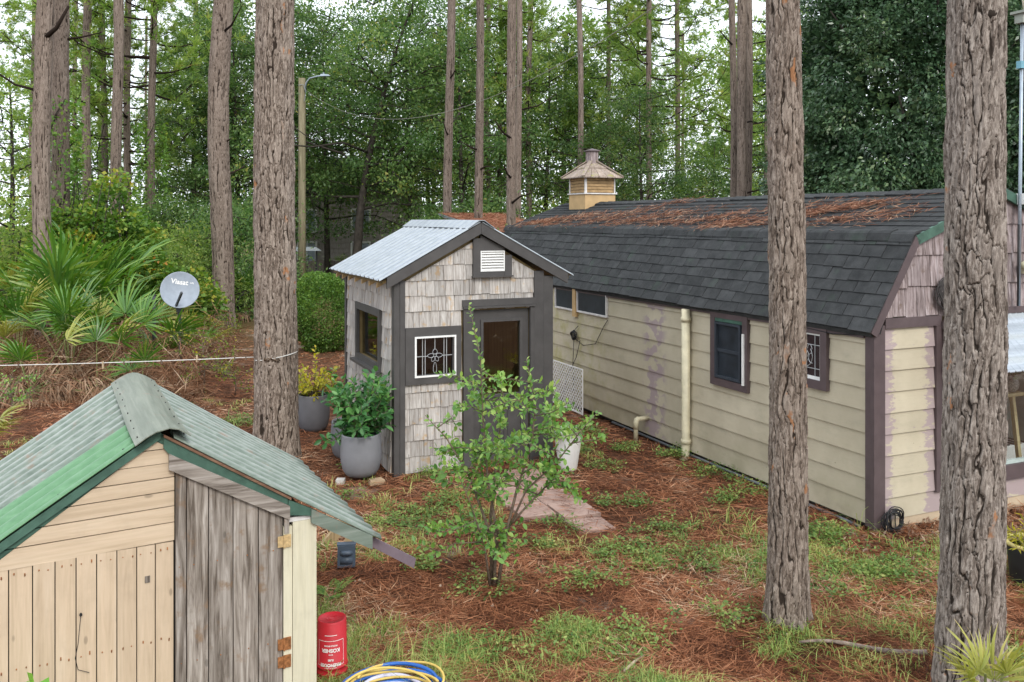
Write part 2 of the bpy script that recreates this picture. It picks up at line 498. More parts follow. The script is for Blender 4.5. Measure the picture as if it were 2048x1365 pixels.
# trim
g = Geo(); rect(g, FRONT, -.034, .117, .06, 2.12, -.012, .035); g.obj('corner_board', MAT['plum'], barn)
g = Geo(); rect(g, LEFT, -.011, .085, .06, 2.05, -.005, .033); g.obj('corner_board', MAT['plum'], barn)
g = Geo(); rect(g, FRONT, .119, .92, 2.085, 2.19, 0, .04); g.obj('frieze_board', MAT['plum'], barn)
g = Geo(); rect(g, FRONT, .836, .95, .33, 2.083, 0, .045); g.obj('window_casing', MAT['plum'], barn)
g = Geo(); rect(g, FRONT, .951, 3.2, .33, .49, 0, .05); g.obj('window_sill', MAT['plum'], barn)
g = Geo(); rect(g, FRONT, .96, 3.14, .492, .53, -.02, .02); rect(g, FRONT, .96, .99, .53, 1.84, -.02, .02); g.obj('window_frame', plain('pale_green_frame', (.40, .47, .44), .4), barn)
g = Geo(); rect(g, FRONT, .99, 3.14, .53, 1.84, -.012, -.006); g.obj('window_pane', MAT['clear'], barn)
def along(p, q, n, off):                       # a board lying along the roof edge p->q in the gable plane
    d = (q[0] - p[0], q[1] - p[1]); L = math.hypot(*d); nx, nz = d[1] / L, -d[0] / L
    return [(p[0], p[1]), (q[0], q[1]), (q[0] + nx * n, q[1] + nz * n), (p[0] + nx * n, p[1] + nz * n)]
g = Geo(); g.prism(along((-.10, 2.055), (.515, 3.03), .085, 0), FRONT, .03, .066); g.obj('rake_board', MAT['plum'], barn)
g = Geo(); g.prism(along((.525, 3.035), (AX, 3.545), .10, 0), FRONT, .03, .066); g.obj('rake_board', MAT['green_trim'], barn)
g = Geo(); g.prism(along((AX + .004, 3.545), (2 * AX - .525, 3.035), .10, 0), FRONT, .03, .066); g.obj('rake_board', MAT['green_trim'], barn)
g = Geo(); g.prism(along((2 * AX - .515, 3.03), (2 * AX + .1, 2.055), .085, 0), FRONT, .03, .066); g.obj('rake_board', MAT['plum'], barn)
g = Geo(); rect(g, LEFT, .09, LEN, 1.985, 2.045, .03, .05); g.obj('eave_board', MAT['plum'], barn)

# weathered shakes on the gable
region = [(0.02, 2.10), (WID - .02, 2.10), (WID - KX, KZ - .03), (AX, AZ - .05), (KX, KZ - .03)]
def halfplanes(poly):
    out = []
    for i in range(len(poly)):
        p, q = poly[i], poly[(i + 1) % len(poly)]
        a, b = q[1] - p[1], -(q[0] - p[0]); out.append((a, b, a * p[0] + b * p[1]))
    return out
def shakes(parent, fn, rows, region, holes, mat, wmin, wmax, name='shingle', th=.02, tilt=.014, jit=.008):
    hp = halfplanes(region)
    xs = [p[0] for p in region]; lo, hi = min(xs), max(xs)
    for z0, z1 in rows:
        x = lo - RS.uniform(0, wmin)
        while x < hi:
            wd = RS.uniform(wmin, wmax); a, b = x + .002, x + wd - .0025; x += wd
            zj = z0 + RS.uniform(-jit, jit)
            segs = [(a, b)]
            for h in holes:
                if h[2] < z0 + .6 * (z1 - z0) and h[3] > z0 + .4 * (z1 - z0):
                    ns = []
                    for p, q in segs:
                        if q <= h[0] or p >= h[1]: ns.append((p, q)); continue
                        if p < h[0]: ns.append((p, h[0]))
                        if q > h[1]: ns.append((h[1], q))
                    segs = ns
            for p, q in segs:
                poly = [(p, zj), (q, zj + RS.uniform(-.003, .003)), (q, z1 + .03), (p, z1 + .03)]
                for hpl in hp:
                    if len(poly) >= 3: poly = clip(poly, *hpl)
                if len(poly) < 3 or poly_area(poly) < .0015: continue
                t_ = th + RS.uniform(-.004, .005)
                cx = sum(v[0] for v in poly) / len(poly); cz = min(v[1] for v in poly)
                pl = [(v[0] - cx, v[1] - cz) for v in poly]
                gg = Geo(); f2 = lambda aa, t, z: fn(aa, t, z)
                gg.prism(pl, f2, -.004, lambda aa, z, t_=t_: max(.004, t_ - tilt * z / .2))
                gg.obj(name, mat, parent, loc=fn(cx, 0, cz))
gw = [o for o in barn.children if o.name.startswith('gable_wall')][0]
shakes(gw, FRONT, [(2.19, 2.5), (2.5, 2.83), (2.83, 3.15), (3.15, 3.5)], region, [], MAT['old_shake'], .08, .19, th=.026, tilt=.02, jit=.012)

# gambrel roof: sheathing, lower courses as single tabs, upper courses joined
g = Geo()
R_ = [(-.08, EZ - .01), (KX + .01, KZ - .03), (AX, AZ - .035), (2 * AX - KX - .01, KZ - .03), (2 * AX + .08, EZ - .01),
      (2 * AX + .06, EZ - .05), (2 * AX - KX - .02, KZ - .08), (AX, AZ - .09), (KX + .02, KZ - .08), (-.06, EZ - .05)]
for a, b, c_, d_ in ((0, 1, 8, 9), (1, 2, 7, 8), (2, 3, 6, 7), (3, 4, 5, 6)):
    g.prism([R_[a], R_[b], R_[c_], R_[d_]], lambda a_, t, z: (a_, t, z), -.04, LEN + .02)
deck = g.obj('roof', MAT['shingle'], barn)
up = Vector((KX + .11, 0, KZ - EZ)); SL = up.length; up.normalize()
nrm = Vector((-up.z, 0, up.x))
N_ROW = 8; EX = SL / N_ROW; TW = LEN / 34.5
def tab_mesh(w_):
    g = Geo()
    # local: y along the barn, u up the slope, n outwards
    P = lambda y, u, n: tuple(up * u + nrm * n + Vector((0, y, 0)))
    a, b = .004, w_ - .004
    g.add([P(a, 0, .000), P(b, 0, .000), P(b, EX * 1.15, -.006), P(a, EX * 1.15, -.006), P(a, 0, .012), P(b, 0, .012), P(b, EX * 1.15, .002), P(a, EX * 1.15, .002)],
          [(4, 7, 6, 5), (0, 4, 5, 1), (1, 5, 6, 2), (0, 3, 7, 4)])
    return g.mesh('roof_tab', MAT['shingle'])
TAB = tab_mesh(TW); HALF = tab_mesh(TW * .5)
for r in range(N_ROW):
    y = -.06; k = 0
    while y < LEN - .02:
        half = (k == 0 and r % 2 == 1)
        wv = TW * .5 if half else TW
        if y + wv > LEN + .2: break
        base = Vector((-.10, y, EZ)) + up * (EX * r - .005)
        sag = .010 * math.sin(y * 1.7 + r) + .006 * math.sin(y * 4.1 + 2 * r)
        O('roof_shingle', HALF if half else TAB, deck, base + up * (sag * .9) + nrm * (.002 + .004 * RS.rand()), (RS.uniform(-.012, .012), RS.uniform(-.012, .012), 0))
        y += wv; k += 1
g = Geo()
for side in (0, 1):
    u2 = Vector((AX - KX, 0, AZ - KZ)); L2 = u2.length; u2.normalize()
    if side: u2.x *= -1
    n2 = Vector((-u2.z, 0, u2.x)) if not side else Vector((u2.z, 0, -u2.x))
    o0 = Vector((KX if not side else 2 * AX - KX, 0, KZ - .02))
    rows = 10; e2 = L2 / rows
    for r in range(rows):
        y = -.06 - (r % 2) * TW * .5
        while y < LEN:
            a, b = max(y + .004, -.06), min(y + TW - .004, LEN)
            j = RS.uniform(0, .004)
            P = lambda yy, u, n: tuple(o0 + u2 * (u + e2 * r) + n2 * n + Vector((0, yy, 0)))
            vs = [P(a, 0, .0), P(b, 0, .0), P(b, e2 * 1.12, -.004), P(a, e2 * 1.12, -.004), P(a, 0, .012 + j), P(b, 0, .012 + j), P(b, e2 * 1.12, .003), P(a, e2 * 1.12, .003)]
            g.add(vs, [(4, 7, 6, 5), (0, 4, 5, 1), (1, 5, 6, 2), (0, 3, 7, 4)])
            y += TW
for r in range(N_ROW):                                       # far lower slope, out of sight from the yard
    y0_ = Vector((2 * AX + .10, 0, EZ)); um = Vector((-up.x, 0, up.z)); nm = Vector((up.z, 0, up.x))
    P = lambda yy, u, n: tuple(y0_ + um * (u + EX * r) + nm * n + Vector((0, yy, 0)))
    g.add([P(-.05, 0, .014), P(LEN, 0, .014), P(LEN, EX * 1.1, .003), P(-.05, EX * 1.1, .003)], [(0, 1, 2, 3)])
tag(g.obj('upper_shingles', MAT['shingle'], deck), kind='stuff')
# the bent shingles over the knee and the ridge caps, each about a foot long
for i in range(35):
    y = -.06 + i * .305; g = Geo(); pts = []
    for t in np.linspace(-1, 1, 6):
        ang = math.radians(45 + 22 * -t)
        base = Vector((KX, 0, KZ))
        p = base + (up * (-.10) if t < 0 else Vector((AX - KX, 0, AZ - KZ)).normalized() * .10) * abs(t) + Vector((-.5, 0, .85)) * (.034 - .016 * abs(t) + .004 * math.sin(i * 1.3))
        pts.append(p)
    n = len(pts)
    vs = [tuple(p + Vector((0, 0, 0))) for p in pts] + [tuple(p + Vector((0, .312, -.006))) for p in pts] + [tuple(p + Vector((0, 0, -.02))) for p in pts]
    fs = [(k, k + n, k + n + 1, k + 1) for k in range(n - 1)] + [(k, k + 1, k + 2 * n + 1, k + 2 * n) for k in range(n - 1)]
    fs += [(0, 2 * n, n)]
    g.add(vs, fs); g.obj('knee_shingle', MAT['shingle'], deck, loc=(RS.uniform(-.004, .004), y, RS.uniform(-.004, .004)))
CAPM = Geo().prism([(-.13, -.045), (0, .005), (.13, -.045), (.13, -.055), (0, -.012), (-.13, -.055)], lambda a, t, z: (a, t, z + t * .03), 0, .32).mesh('ridge_tab', MAT['shingle'])
for i in range(34):
    O('ridge_shingle', CAPM, deck, (AX + RS.uniform(-.006, .006), -.06 + i * .308, AZ - .002 + RS.uniform(-.003, .006)))

# windows of the long wall
def win(name, a0, a1, z0, z1, wd, label=None):
    g = Geo(); frame(g, LEFT, a0, a1, z0, z1, wd, .0, .062)
    o = g.obj(name, MAT['plum'], barn)
    if label: o['label'] = label
    return o
wf = win('window', 1.915, 2.65, 1.085, 2.045, .095, 'tall window covered by a dark insect screen')
g = Geo(); rect(g, LEFT, 2.01, 2.555, 1.18, 1.95, .008, .03); g.obj('screen', MAT['screen'], wf)
g = Geo(); frame(g, LEFT, 2.04, 2.552, 1.19, 1.90, .03, .031, .07); rect(g, LEFT, 2.07, 2.52, 1.52, 1.56, .031, .045); g.obj('screen_frame', plain('dark_blue_grey_frame', (.04, .048, .06), .45), wf)
g = Geo(); rect(g, LEFT, 1.965, 1.99, 1.17, 1.80, .05, .085); g.obj('sash_edge', MAT['white'], wf)
g = Geo(); rect(g, LEFT, 2.01, 2.555, 1.905, 1.952, .031, .055); g.obj('window_head', MAT['green_trim'], wf)
wf = win('window', .60, 1.40, 1.345, 2.045, .095, 'leaded glass window with a rose outline')
g = Geo(); rect(g, LEFT, .695, 1.305, 1.44, 1.95, .008, .026); g.obj('glass', plain('plum_backed_glass', (.035, .022, .024), .18, .5, 0, .5, 5), wf)
g = Geo(); frame(g, LEFT, .697, 1.303, 1.442, 1.948, .018, .027, .045, .035); g.obj('window_bead', MAT['white'], wf)
g = Geo()
for y in (.80, .93, 1.07, 1.20): g.box(-.034, -.027, y - .004, y + .004, 1.47, 1.94)
for z in (1.56, 1.82): g.box(-.035, -.0275, .715, 1.285, z - .004, z + .004)
cy, cz = .945, 1.69
ring = lambda r0, r1, a0, a1, oy=0, oz=0, n=12: [(-.036, cy + oy + r0 * math.cos(a0 + (a1 - a0) * k / n), cz + oz + r1 * math.sin(a0 + (a1 - a0) * k / n)) for k in range(n + 1)]
for args in ((.055, .065, 0, 6.283), (.11, .12, 2.4, 7.0), (.035, .06, .2, 3.0, .07, .07), (.035, .06, .2, 3.0, -.07, .07), (.05, .055, 1.5, 5.0, .1, -.02), (.05, .055, -1.8, 1.6, -.1, -.02), (.04, .05, 3.3, 6.2, 0, .02)):
    g.tube(ring(*args), .0045, 4, False)
g.tube([(-.036, cy, cz - .07), (-.036, cy, 1.56)], .0045, 4)
g.obj('lead_came', MAT['lead'], wf)
for a0, a1 in ((5.34, 6.335), (6.46, 7.15)):
    g = Geo(); frame(g, LEFT, a0, a1, 1.655, 2.04, .028, .0, .05); wf = g.obj('high_window', MAT['pale_trim'], barn)
    g = Geo(); rect(g, LEFT, a0 + .028, a1 - .028, 1.683, 1.99, .008, .03); g.obj('screen', MAT['screen'], wf)
g = Geo(); rect(g, LEFT, 6.345, 6.45, 1.57, 2.05, .0, .07); g.obj('window_post', MAT['tan_box'], barn)
# pipes
g = Geo(); g.tube([(-.085, 3.15, 2.0), (-.085, 3.15, .16), (-.11, 3.13, .05), (-.16, 3.1, -.03)], .058, 12); dp = g.obj('waste_pipe', MAT['pvc'], barn, True)
g = Geo()
for z in (1.86, .22): g.tube([(-.085, 3.15, z - .03), (-.085, 3.15, z + .03)], .068, 12)
g.obj('pipe_coupling', MAT['pvc'], dp, True)
g = Geo(); g.tube([(.0, 4.2, .31), (-.16, 4.2, .31), (-.2, 4.2, .295), (-.215, 4.2, .25), (-.215, 4.2, -.02)], .034, 10); g.tube([(-.17, 4.2, .312), (-.2, 4.2, .30), (-.215, 4.2, .26), (-.215, 4.2, .17)], .041, 10)
g.obj('vent_pipe', MAT['pvc'], barn, True)
g = Geo(); g.tube([(.0, 1.02, .80), (-.10, 1.02, .80), (-.15, 1.02, .79)], .036, 10); g.tube([(-.09, 1.02, .80), (-.12, 1.02, .80)], .044, 10); g.obj('vent_pipe', MAT['pvc'], barn, True)
# awning over the gable window
g = Geo()
for i in range(22):
    x0, x1 = .96 + i * .1, 1.0605 + i * .1
    for xa, xb, ha, hb in ((x0, x0 + .075, 0, 0), (x0 + .075, x0 + .0875, 0, .012), (x0 + .0875, x1 - .0005, .012, 0)):
        g.hexa([(xa, -.64, 1.66 + ha), (xb, -.64, 1.66 + hb), (xb, -.05, 2.16 + hb), (xa, -.05, 2.16 + ha), (xa, -.64, 1.668 + ha), (xb, -.64, 1.668 + hb), (xb, -.05, 2.168 + hb), (xa, -.05, 2.168 + ha)])
aw = g.obj('awning', MAT['galv'], barn)
for x in (.93, 3.16):
    g = Geo(); g.bar((x, -.05, 2.12), (x, -.62, 1.63), .05, .09); g.bar((x, -.05, 1.62), (x, -.58, 1.6), .05, .07); g.obj('awning_bracket', MAT['plum'], aw)
g = Geo(); g.box(.96, 3.2, -.06, -.04, 2.17, 2.24); g.obj('awning_ledger', MAT['plum'], aw)

# cupola
cup = O('cupola', None, barn, (AX, 9.25, 0))
a = .35
g = Geo(); g.box(-a, a, -a, a, 3.34, 3.72); g.obj('base_box', MAT['tan_box'], cup)
g = Geo(); g.box(-a - .03, a + .03, -a - .03, a + .03, 3.721, 3.745); g.obj('base_ledge', MAT['pale_trim'], cup)
g = Geo(); g.box(-a + .05, a - .05, -a + .05, a - .05, 3.746, 4.06); g.obj('inner_box', MAT['dark_in'], cup)
for sx in (-1, 1):
    for sy in (-1, 1):
        g = Geo(); g.box(sx * a - .025 if sx > 0 else -a, sx * a if sx > 0 else -a + .04, sy * a - .04 if sy > 0 else -a, sy * a if sy > 0 else -a + .04, 3.746, 4.07); g.obj('corner_post', MAT['pale_trim'], cup)
SLX = Geo().hexa([(-a + .04, -.035, 0), (a - .03, -.035, 0), (a - .03, .0, .035), (-a + .04, .0, .035), (-a + .04, -.035, .05), (a - .03, -.035, .05), (a - .03, .0, .065), (-a + .04, .0, .065)]).mesh('louvre', MAT['louvre'])
for k in range(5):
    for q in range(4):
        an = q * math.pi / 2
        off = Matrix.Rotation(an, 3, 'Z') @ Vector((0, -a + .045, 0))
        O('louvre_slat', SLX, cup, (off.x, off.y, 3.755 + k * .062), (0, 0, an))
ro, zt, ze = .475, 4.41, 4.05
for q in range(4):
    an = q * math.pi / 2; Rz = Matrix.Rotation(an, 3, 'Z')
    for lev, (f0, f1, dz) in enumerate(((0.0, .56, 0.0), (.50, .93, .018))):
        nb = 5 if lev == 0 else 3
        for k in range(nb):
            g = Geo(); t0, t1 = -1 + 2 * k / nb + .012, -1 + 2 * (k + 1) / nb - .012
            def PT(t, f, n): 
                r = ro * (1 - f); z = ze + (zt - ze) * f + n + dz
                return tuple(Rz @ Vector((t * r, -r, z)))
            j = RS.uniform(0, .012)
            g.hexa([PT(t0, f0, 0), PT(t1, f0, 0), PT(t1, f1, 0), PT(t0, f1, 0), PT(t0, f0, .016 + j), PT(t1, f0, .016 + j), PT(t1, f1, .014), PT(t0, f1, .014)])
            g.obj('roof_plank', MAT['cup_roof'], cup)
    g = Geo(); p0 = Rz @ Vector((-ro, -ro, ze + .03)); p1 = Rz @ Vector((-.04, -.04, zt + .035)); g.bar(p0, p1, .075, .02); g.obj('hip_board', MAT['cup_roof'], cup)
g = Geo(); g.box(-.095, .095, -.095, .095, 4.36, 4.61); g.obj('finial_box', MAT['old_shake'], cup)
g = Geo(); g.add([(-.13, -.13, 4.612), (.13, -.13, 4.612), (.13, .13, 4.612), (-.13, .13, 4.612), (0, 0, 4.68), (-.13, -.13, 4.63), (.13, -.13, 4.63), (.13, .13, 4.63), (-.13, .13, 4.63)], [(3, 2, 1, 0), (5, 6, 4), (6, 7, 4), (7, 8, 4), (8, 5, 4), (0, 1, 6, 5), (1, 2, 7, 6), (2, 3, 8, 7), (3, 0, 5, 8)])
g.obj('finial_cap', MAT['plum'], cup)
def in_barn(x, y, z=0):
    return (3.689 + .9146 * x - .4045 * y, 8.917 + .4045 * x + .9146 * y, z)

# ------------------------------------------------------------------ the shingled garden shed
W2, D2 = 2.19, 2.49
shed = T('garden_shed', 'small cedar shingled garden shed with charcoal trim and tin roof', 'shed', (-1.472, 10.87, 0), A)
holes_f = [(.259, .805, 1.223, 1.733), (1.05, 1.86, .0, 2.03)]
g = Geo(); holed(g, FRONT, .02, W2 - .02, .03, 2.40, holes_f, -.07, -.006)
g.prism([(.02, 2.40), (W2 - .02, 2.40), (AXS := 1.135, 3.02)], FRONT, -.07, -.006)
fw = g.obj('front_wall', MAT['in_wood'], shed)
holes_l = [(.60, 1.72, 1.31, 1.95)]
g = Geo(); holed(g, LEFT, .075, D2 - .02, .03, 2.44, holes_l, -.07, -.006); lw = g.obj('side_wall', MAT['in_wood'], shed)
g = Geo(); holed(g, lambda a_, t, z: (W2 - .01 - t, a_, z), .075, D2 - .02, .03, 2.44, [], 0, .07); rwl = g.obj('side_wall', MAT['in_wood'], shed)
g = Geo(); g.box(.08, W2 - .08, D2 - .08, D2, .03, 2.44); g.prism([(.02, 2.44), (W2 - .02, 2.44), (1.135, 3.02)], lambda a_, t, z: (a_, D2 - t, z), 0, .08); bw = g.obj('back_wall', MAT['in_wood'], shed)
for k in range(14):
    g = Geo(); g.box(.09 + k * .144, .09 + k * .144 + .138, D2 - .10, D2 - .081, .08, 2.42); g.obj('inner_plank', MAT['in_wood'], bw)
g = Geo(); g.box(.02, W2 - .02, .0, D2, .02, .07); g.obj('floor', MAT['in_wood'], shed)
g = Geo()
for y in (.1, 1.2, 2.3): g.box(.05, W2 - .05, y, y + .1, -.06, .02)
g.obj('skid', MAT['block'], shed)
rowsF = [(.03 + .2 * k, .23 + .2 * k) for k in range(6)] + [(1.23, 1.43), (1.43, 1.64), (1.64, 1.845), (1.845, 2.045), (2.045, 2.24), (2.24, 2.435), (2.435, 2.63), (2.63, 2.83), (2.83, 3.03)]
trimF = [(.14, .885, 1.19, 1.85), (.90, 2.0, -.1, 2.06), (1.045, 1.59, 2.47, 3.1)]
shakes(fw, FRONT, rowsF, [(.125, .03), (1.92, .03), (1.92, 2.52), (1.135, 2.96), (.125, 2.42)], trimF, MAT['shake'], .075, .185)
shakes(lw, LEFT, [(.03 + .2 * k, .23 + .2 * k) for k in range(12)], [(.09, .03), (D2, .03), (D2, 2.40), (.09, 2.40)], [(.52, 1.80, 1.24, 2.02)], MAT['shake'], .085, .2)
shakes(rwl, lambda a_, t, z: (W2 - .006 + t, a_, z), [(.03 + .2 * k, .23 + .2 * k) for k in range(12)], [(.09, .03), (D2, .03), (D2, 2.40), (.09, 2.40)], [], MAT['shake'], .16, .3)
g = Geo(); rect(g, FRONT, .0, .072, .0, 2.44, -.09, .03); g.obj('corner_post', MAT['charcoal'], shed)
g = Geo(); rect(g, FRONT, .074, .14, .0, 2.44, 0, .036); g.obj('corner_post', MAT['charcoal'], shed)
for x0, x1, t in ((1.918, 2.052, .045), (2.056, 2.192, .04)):
    g = Geo(); rect(g, FRONT, x0, x1, .0, 2.52 if x0 < 2 else 2.45, -.08, t); g.obj('corner_post', MAT['charcoal'], shed)
g = Geo(); rect(g, LEFT, D2 - .06, D2 + .03, .0, 2.42, -.08, .03); g.obj('corner_post', MAT['charcoal'], shed)
# leaded window
g = Geo(); frame(g, FRONT, .142, .882, 1.134, 1.848, .115, .0, .05); sw = g.obj('window', MAT['charcoal'], shed)
g = Geo(); frame(g, FRONT, .258, .806, 1.222, 1.735, .022, .005, .064); g.obj('window_frame', MAT['white'], sw)
g = Geo(); rect(g, FRONT, .280, .784, 1.244, 1.713, .01, .015); g.obj('glass', MAT['glass_dim'], sw)
g = Geo()
for x in (.37, .405, .655, .69): g.box(x - .004, x + .004, -.024, -.016, 1.25, 1.707)
g.box(.53, .538, -.024, -.016, 1.56, 1.707)
for p, q in ((.286, .44), (.63, .778)): g.box(p, q, -.0245, -.0165, 1.476, 1.484)
def petal(cx_, cz_, an, ln, wd):
    pts = []
    for k in range(13):
        t = 2 * math.pi * k / 12; u = math.cos(t) * ln; v_ = math.sin(t) * wd * (1 - .25 * math.cos(t))
        pts.append((cx_ + u * math.cos(an) - v_ * math.sin(an), -.026, cz_ + u * math.sin(an) + v_ * math.cos(an)))
    return pts
pet = [(.534, 1.535, math.pi / 2, .032, .03), (.476, 1.485, math.pi, .042, .026), (.592, 1.485, 0, .042, .026), (.51, 1.44, 4.2, .032, .024), (.558, 1.44, 5.2, .032, .024), (.534, 1.485, 0, .018, .018), (.534, 1.33, math.pi / 2, .07, .022)]
for p in pet: g.tube(petal(*p), .0035, 4, False)
g.obj('lead_came', MAT['lead'], sw)
for p in pet[:6]:
    q = petal(*p)[:-1]; gg = Geo(); gg.add([(v[0], v[1] + .004, v[2]) for v in q] + [(v[0], v[1] + .010, v[2]) for v in q], [tuple(range(12))[::-1], tuple(range(12, 24))] + [(i, (i + 1) % 12, (i + 1) % 12 + 12, i + 12) for i in range(12)]); gg.obj('glass_petal', MAT['petal'], sw)
# door and casing
for x0, x1 in ((.914, 1.046), (1.857, 1.916)):
    g = Geo(); rect(g, FRONT, x0, x1, .0, 2.055, 0, .048); g.obj('door_casing', MAT['charcoal'], shed)
g = Geo(); rect(g, FRONT, .90, 1.93, 2.085, 2.17, 0, .056); g.obj('door_header', MAT['charcoal'], shed)
g = Geo(); rect(g, FRONT, .905, 1.925, 2.057, 2.082, 0, .07); g.obj('drip_cap', MAT['charcoal'], shed)
g = Geo(); holed(g, FRONT, 1.06, 1.85, .02, 2.028, [(1.198, 1.725, .919, 1.87)], -.05, -.008)
door = g.obj('door', MAT['charcoal'], shed)
g = Geo(); frame(g, FRONT, 1.165, 1.758, .885, 1.905, .035, -.0075, .012); g.obj('glass_stop', MAT['charcoal'], door)
g = Geo(); rect(g, FRONT, 1.198, 1.725, .919, 1.87, -.035, -.03); g.obj('door_glass', glass('door_glass', (.95, .90, .66), .05, .01, .4), door)
for x0, x1 in ((1.16, 1.43), (1.49, 1.76)):
    g = Geo(); frame(g, FRONT, x0, x1, .16, .76, .028, -.0075, .006); g.prism([(x0 + .06, .22), (x1 - .06, .22), (x1 - .06, .70), (x0 + .06, .70)], FRONT, -.0075, .003); g.obj('door_panel', MAT['charcoal'], door)
g = Geo(); g.tube([(1.11, .008, .98), (1.11, -.045, .98)], [.012, .012], 8); g.tube([(1.11, -.04, .98), (1.11, -.06, .98), (1.11, -.085, .98)], [.018, .03, .02], 10); g.obj('door_knob', MAT['steel'], door, True)
# side window
g = Geo(); frame(g, LEFT, .50, 1.82, 1.22, 2.035, .095, .0, .045); sw = g.obj('window', MAT['charcoal'], shed)
g = Geo(); g.prism([(.47, 1.20), (1.85, 1.20), (1.85, 1.235), (.47, 1.235)], LEFT, .046, .11); g.obj('window_sill', MAT['charcoal'], sw)
g = Geo(); rect(g, LEFT, .6, 1.72, 1.31, 1.94, -.045, -.04); g.obj('glass', MAT['glass'], sw)
# gable vent
g = Geo(); rect(g, FRONT, 1.045, 1.145, 2.475, 2.96, 0, .05); rect(g, FRONT, 1.485, 1.588, 2.475, 2.74, 0, .05); g.prism([(1.147, 2.80), (1.483, 2.80), (1.483, 2.83), (1.147, 3.0)], FRONT, 0, .046); vent = g.obj('gable_vent', MAT['charcoal'], shed)
g = Geo(); rect(g, FRONT, 1.03, 1.60, 2.455, 2.476, 0, .075); rect(g, FRONT, 1.146, 1.484, 2.4765, 2.53, 0, .044); g.obj('vent_sill', MAT['charcoal'], vent)
g = Geo(); frame(g, FRONT, 1.146, 1.484, 2.531, 2.798, .014, .0, .052); g.obj('vent_frame', MAT['white'], vent)
for k in range(7):
    g = Geo(); z = 2.546 + k * .035; g.hexa([(1.16, -.05, z), (1.47, -.05, z), (1.47, -.01, z + .03), (1.16, -.01, z + .03), (1.16, -.05, z + .005), (1.47, -.05, z + .005), (1.47, -.01, z + .035), (1.16, -.01, z + .035)]); g.obj('vent_slat', MAT['white'], vent)
# barge boards, rafter tails, tin roof
g = Geo(); g.prism([(-.11, 2.35), (1.133, 3.02), (1.133, 3.16), (-.11, 2.49)], FRONT, .055, .10); g.obj('barge_board', MAT['charcoal'], shed)
g = Geo(); g.prism([(1.137, 3.02), (2.386, 2.35), (2.386, 2.49), (1.137, 3.16)], FRONT, .055, .10); g.obj('barge_board', MAT['charcoal'], shed)
for k in range(7):
    y = .18 + k * .38
    g = Geo(); g.prism([(-.16, 2.345), (.2, 2.54), (.2, 2.60), (-.16, 2.40)], lambda a_, t, z: (a_, y + t, z), 0, .045); g.obj('rafter_tail', MAT['tan_box'], shed)
SLP = (3.155 - 2.49) / 1.243
def tin(x0, x1, y0, y1, sgn):
    g = Geo(); ys = []
    pitch = .228; n = int((y1 - y0) / pitch)
    for i in range(n + 1):
        b = y0 + i * pitch
        for dy, dz in ((0, 0), (.02, .018), (.045, .018), (.065, 0), (.105, .0), (.112, .006), (.12, 0), (.16, 0), (.167, .006), (.175, 0)):
            if b + dy <= y1: ys.append((b + dy, dz))
    xs = np.linspace(x0, x1, 7)
    for j, x in enumerate(xs):
        for y, dz in ys:
            z = 3.168 - SLP * abs(x - 1.135) + dz + .004 * math.sin(3 * y + 2 * x)
            g.V.append((x, y, z))
    m_ = len(ys)
    for j in range(len(xs) - 1):
        for i in range(m_ - 1):
            f_ = [j * m_ + i, j * m_ + i + 1, (j + 1) * m_ + i + 1, (j + 1) * m_ + i]
            g.F.append(f_ if sgn < 0 else f_[::-1])
    o_ = g.obj('roof_sheet', MAT['galv'], shed)
    md = o_.modifiers.new('thickness', 'SOLIDIFY'); md.thickness = .006; md.offset = -1
    return o_
tin(-.21, 1.12, -.11, 2.76, -1); tin(1.15, 2.47, -.11, 2.76, 1)
g = Geo(); g.prism([(-.15, 2.41), (1.135, 3.10), (2.42, 2.41), (2.42, 2.45), (1.135, 3.145), (-.15, 2.45)], lambda a_, t, z: (a_, t, z), -.05, 2.70); g.obj('roof_deck', MAT['in_wood'], shed)
for y0_, y1_ in ((-.12, 1.0), (.97, 1.95), (1.92, 2.78)):
    g = Geo(); g.prism([(.95, 3.085), (1.10, 3.185), (1.17, 3.185), (1.32, 3.085), (1.32, 3.09), (1.172, 3.192), (1.098, 3.192), (.95, 3.09)], lambda a_, t, z: (a_, t, z + .006 * (t > .5) + .003), y0_, y1_); g.obj('ridge_cap', MAT['galv'], shed)

# ------------------------------------------------------------------ the small tan pump shed in the left corner
B2 = math.atan2(.466, .885)
pump = T('pump_shed', 'low tan plank shed with faded green corrugated roof and weathered door', 'shed', (-1.33, 5.83, 0), B2)
APX, APZ, PS, DP = -.94, 1.91, .645, 2.15
zr = lambda x: APZ - PS * abs(x - APX)
g = Geo(); g.prism([(-1.9, -.1), (.0, -.1), (.0, 1.19), (APX, 1.80), (-1.9, 1.2)], FRONT, -.08, -.012); g.obj('front_wall', MAT['dark_in'], pump)
g = Geo(); g.box(-.06, -.005, .081, DP - .1, -.1, 1.2); g.obj('side_wall', MAT['cream_v'], pump)
g = Geo(); g.box(-1.9, -1.85, .081, DP - .1, -.1, 1.2); g.obj('side_wall', MAT['tan_v'], pump)
g = Geo(); g.prism([(-1.9, -.1), (.0, -.1), (.0, 1.19), (APX, 1.80), (-1.9, 1.2)], lambda a_, t, z: (a_, DP - .1 + t, z), 0, .05); g.obj('back_wall', MAT['tan_v'], pump)
zb = [1.215, 1.33, 1.43, 1.525, 1.61, 1.70, 1.79, 1.90]
zl = [1.19, 1.312, 1.408, 1.50, 1.59, 1.685, 1.78, 1.9]
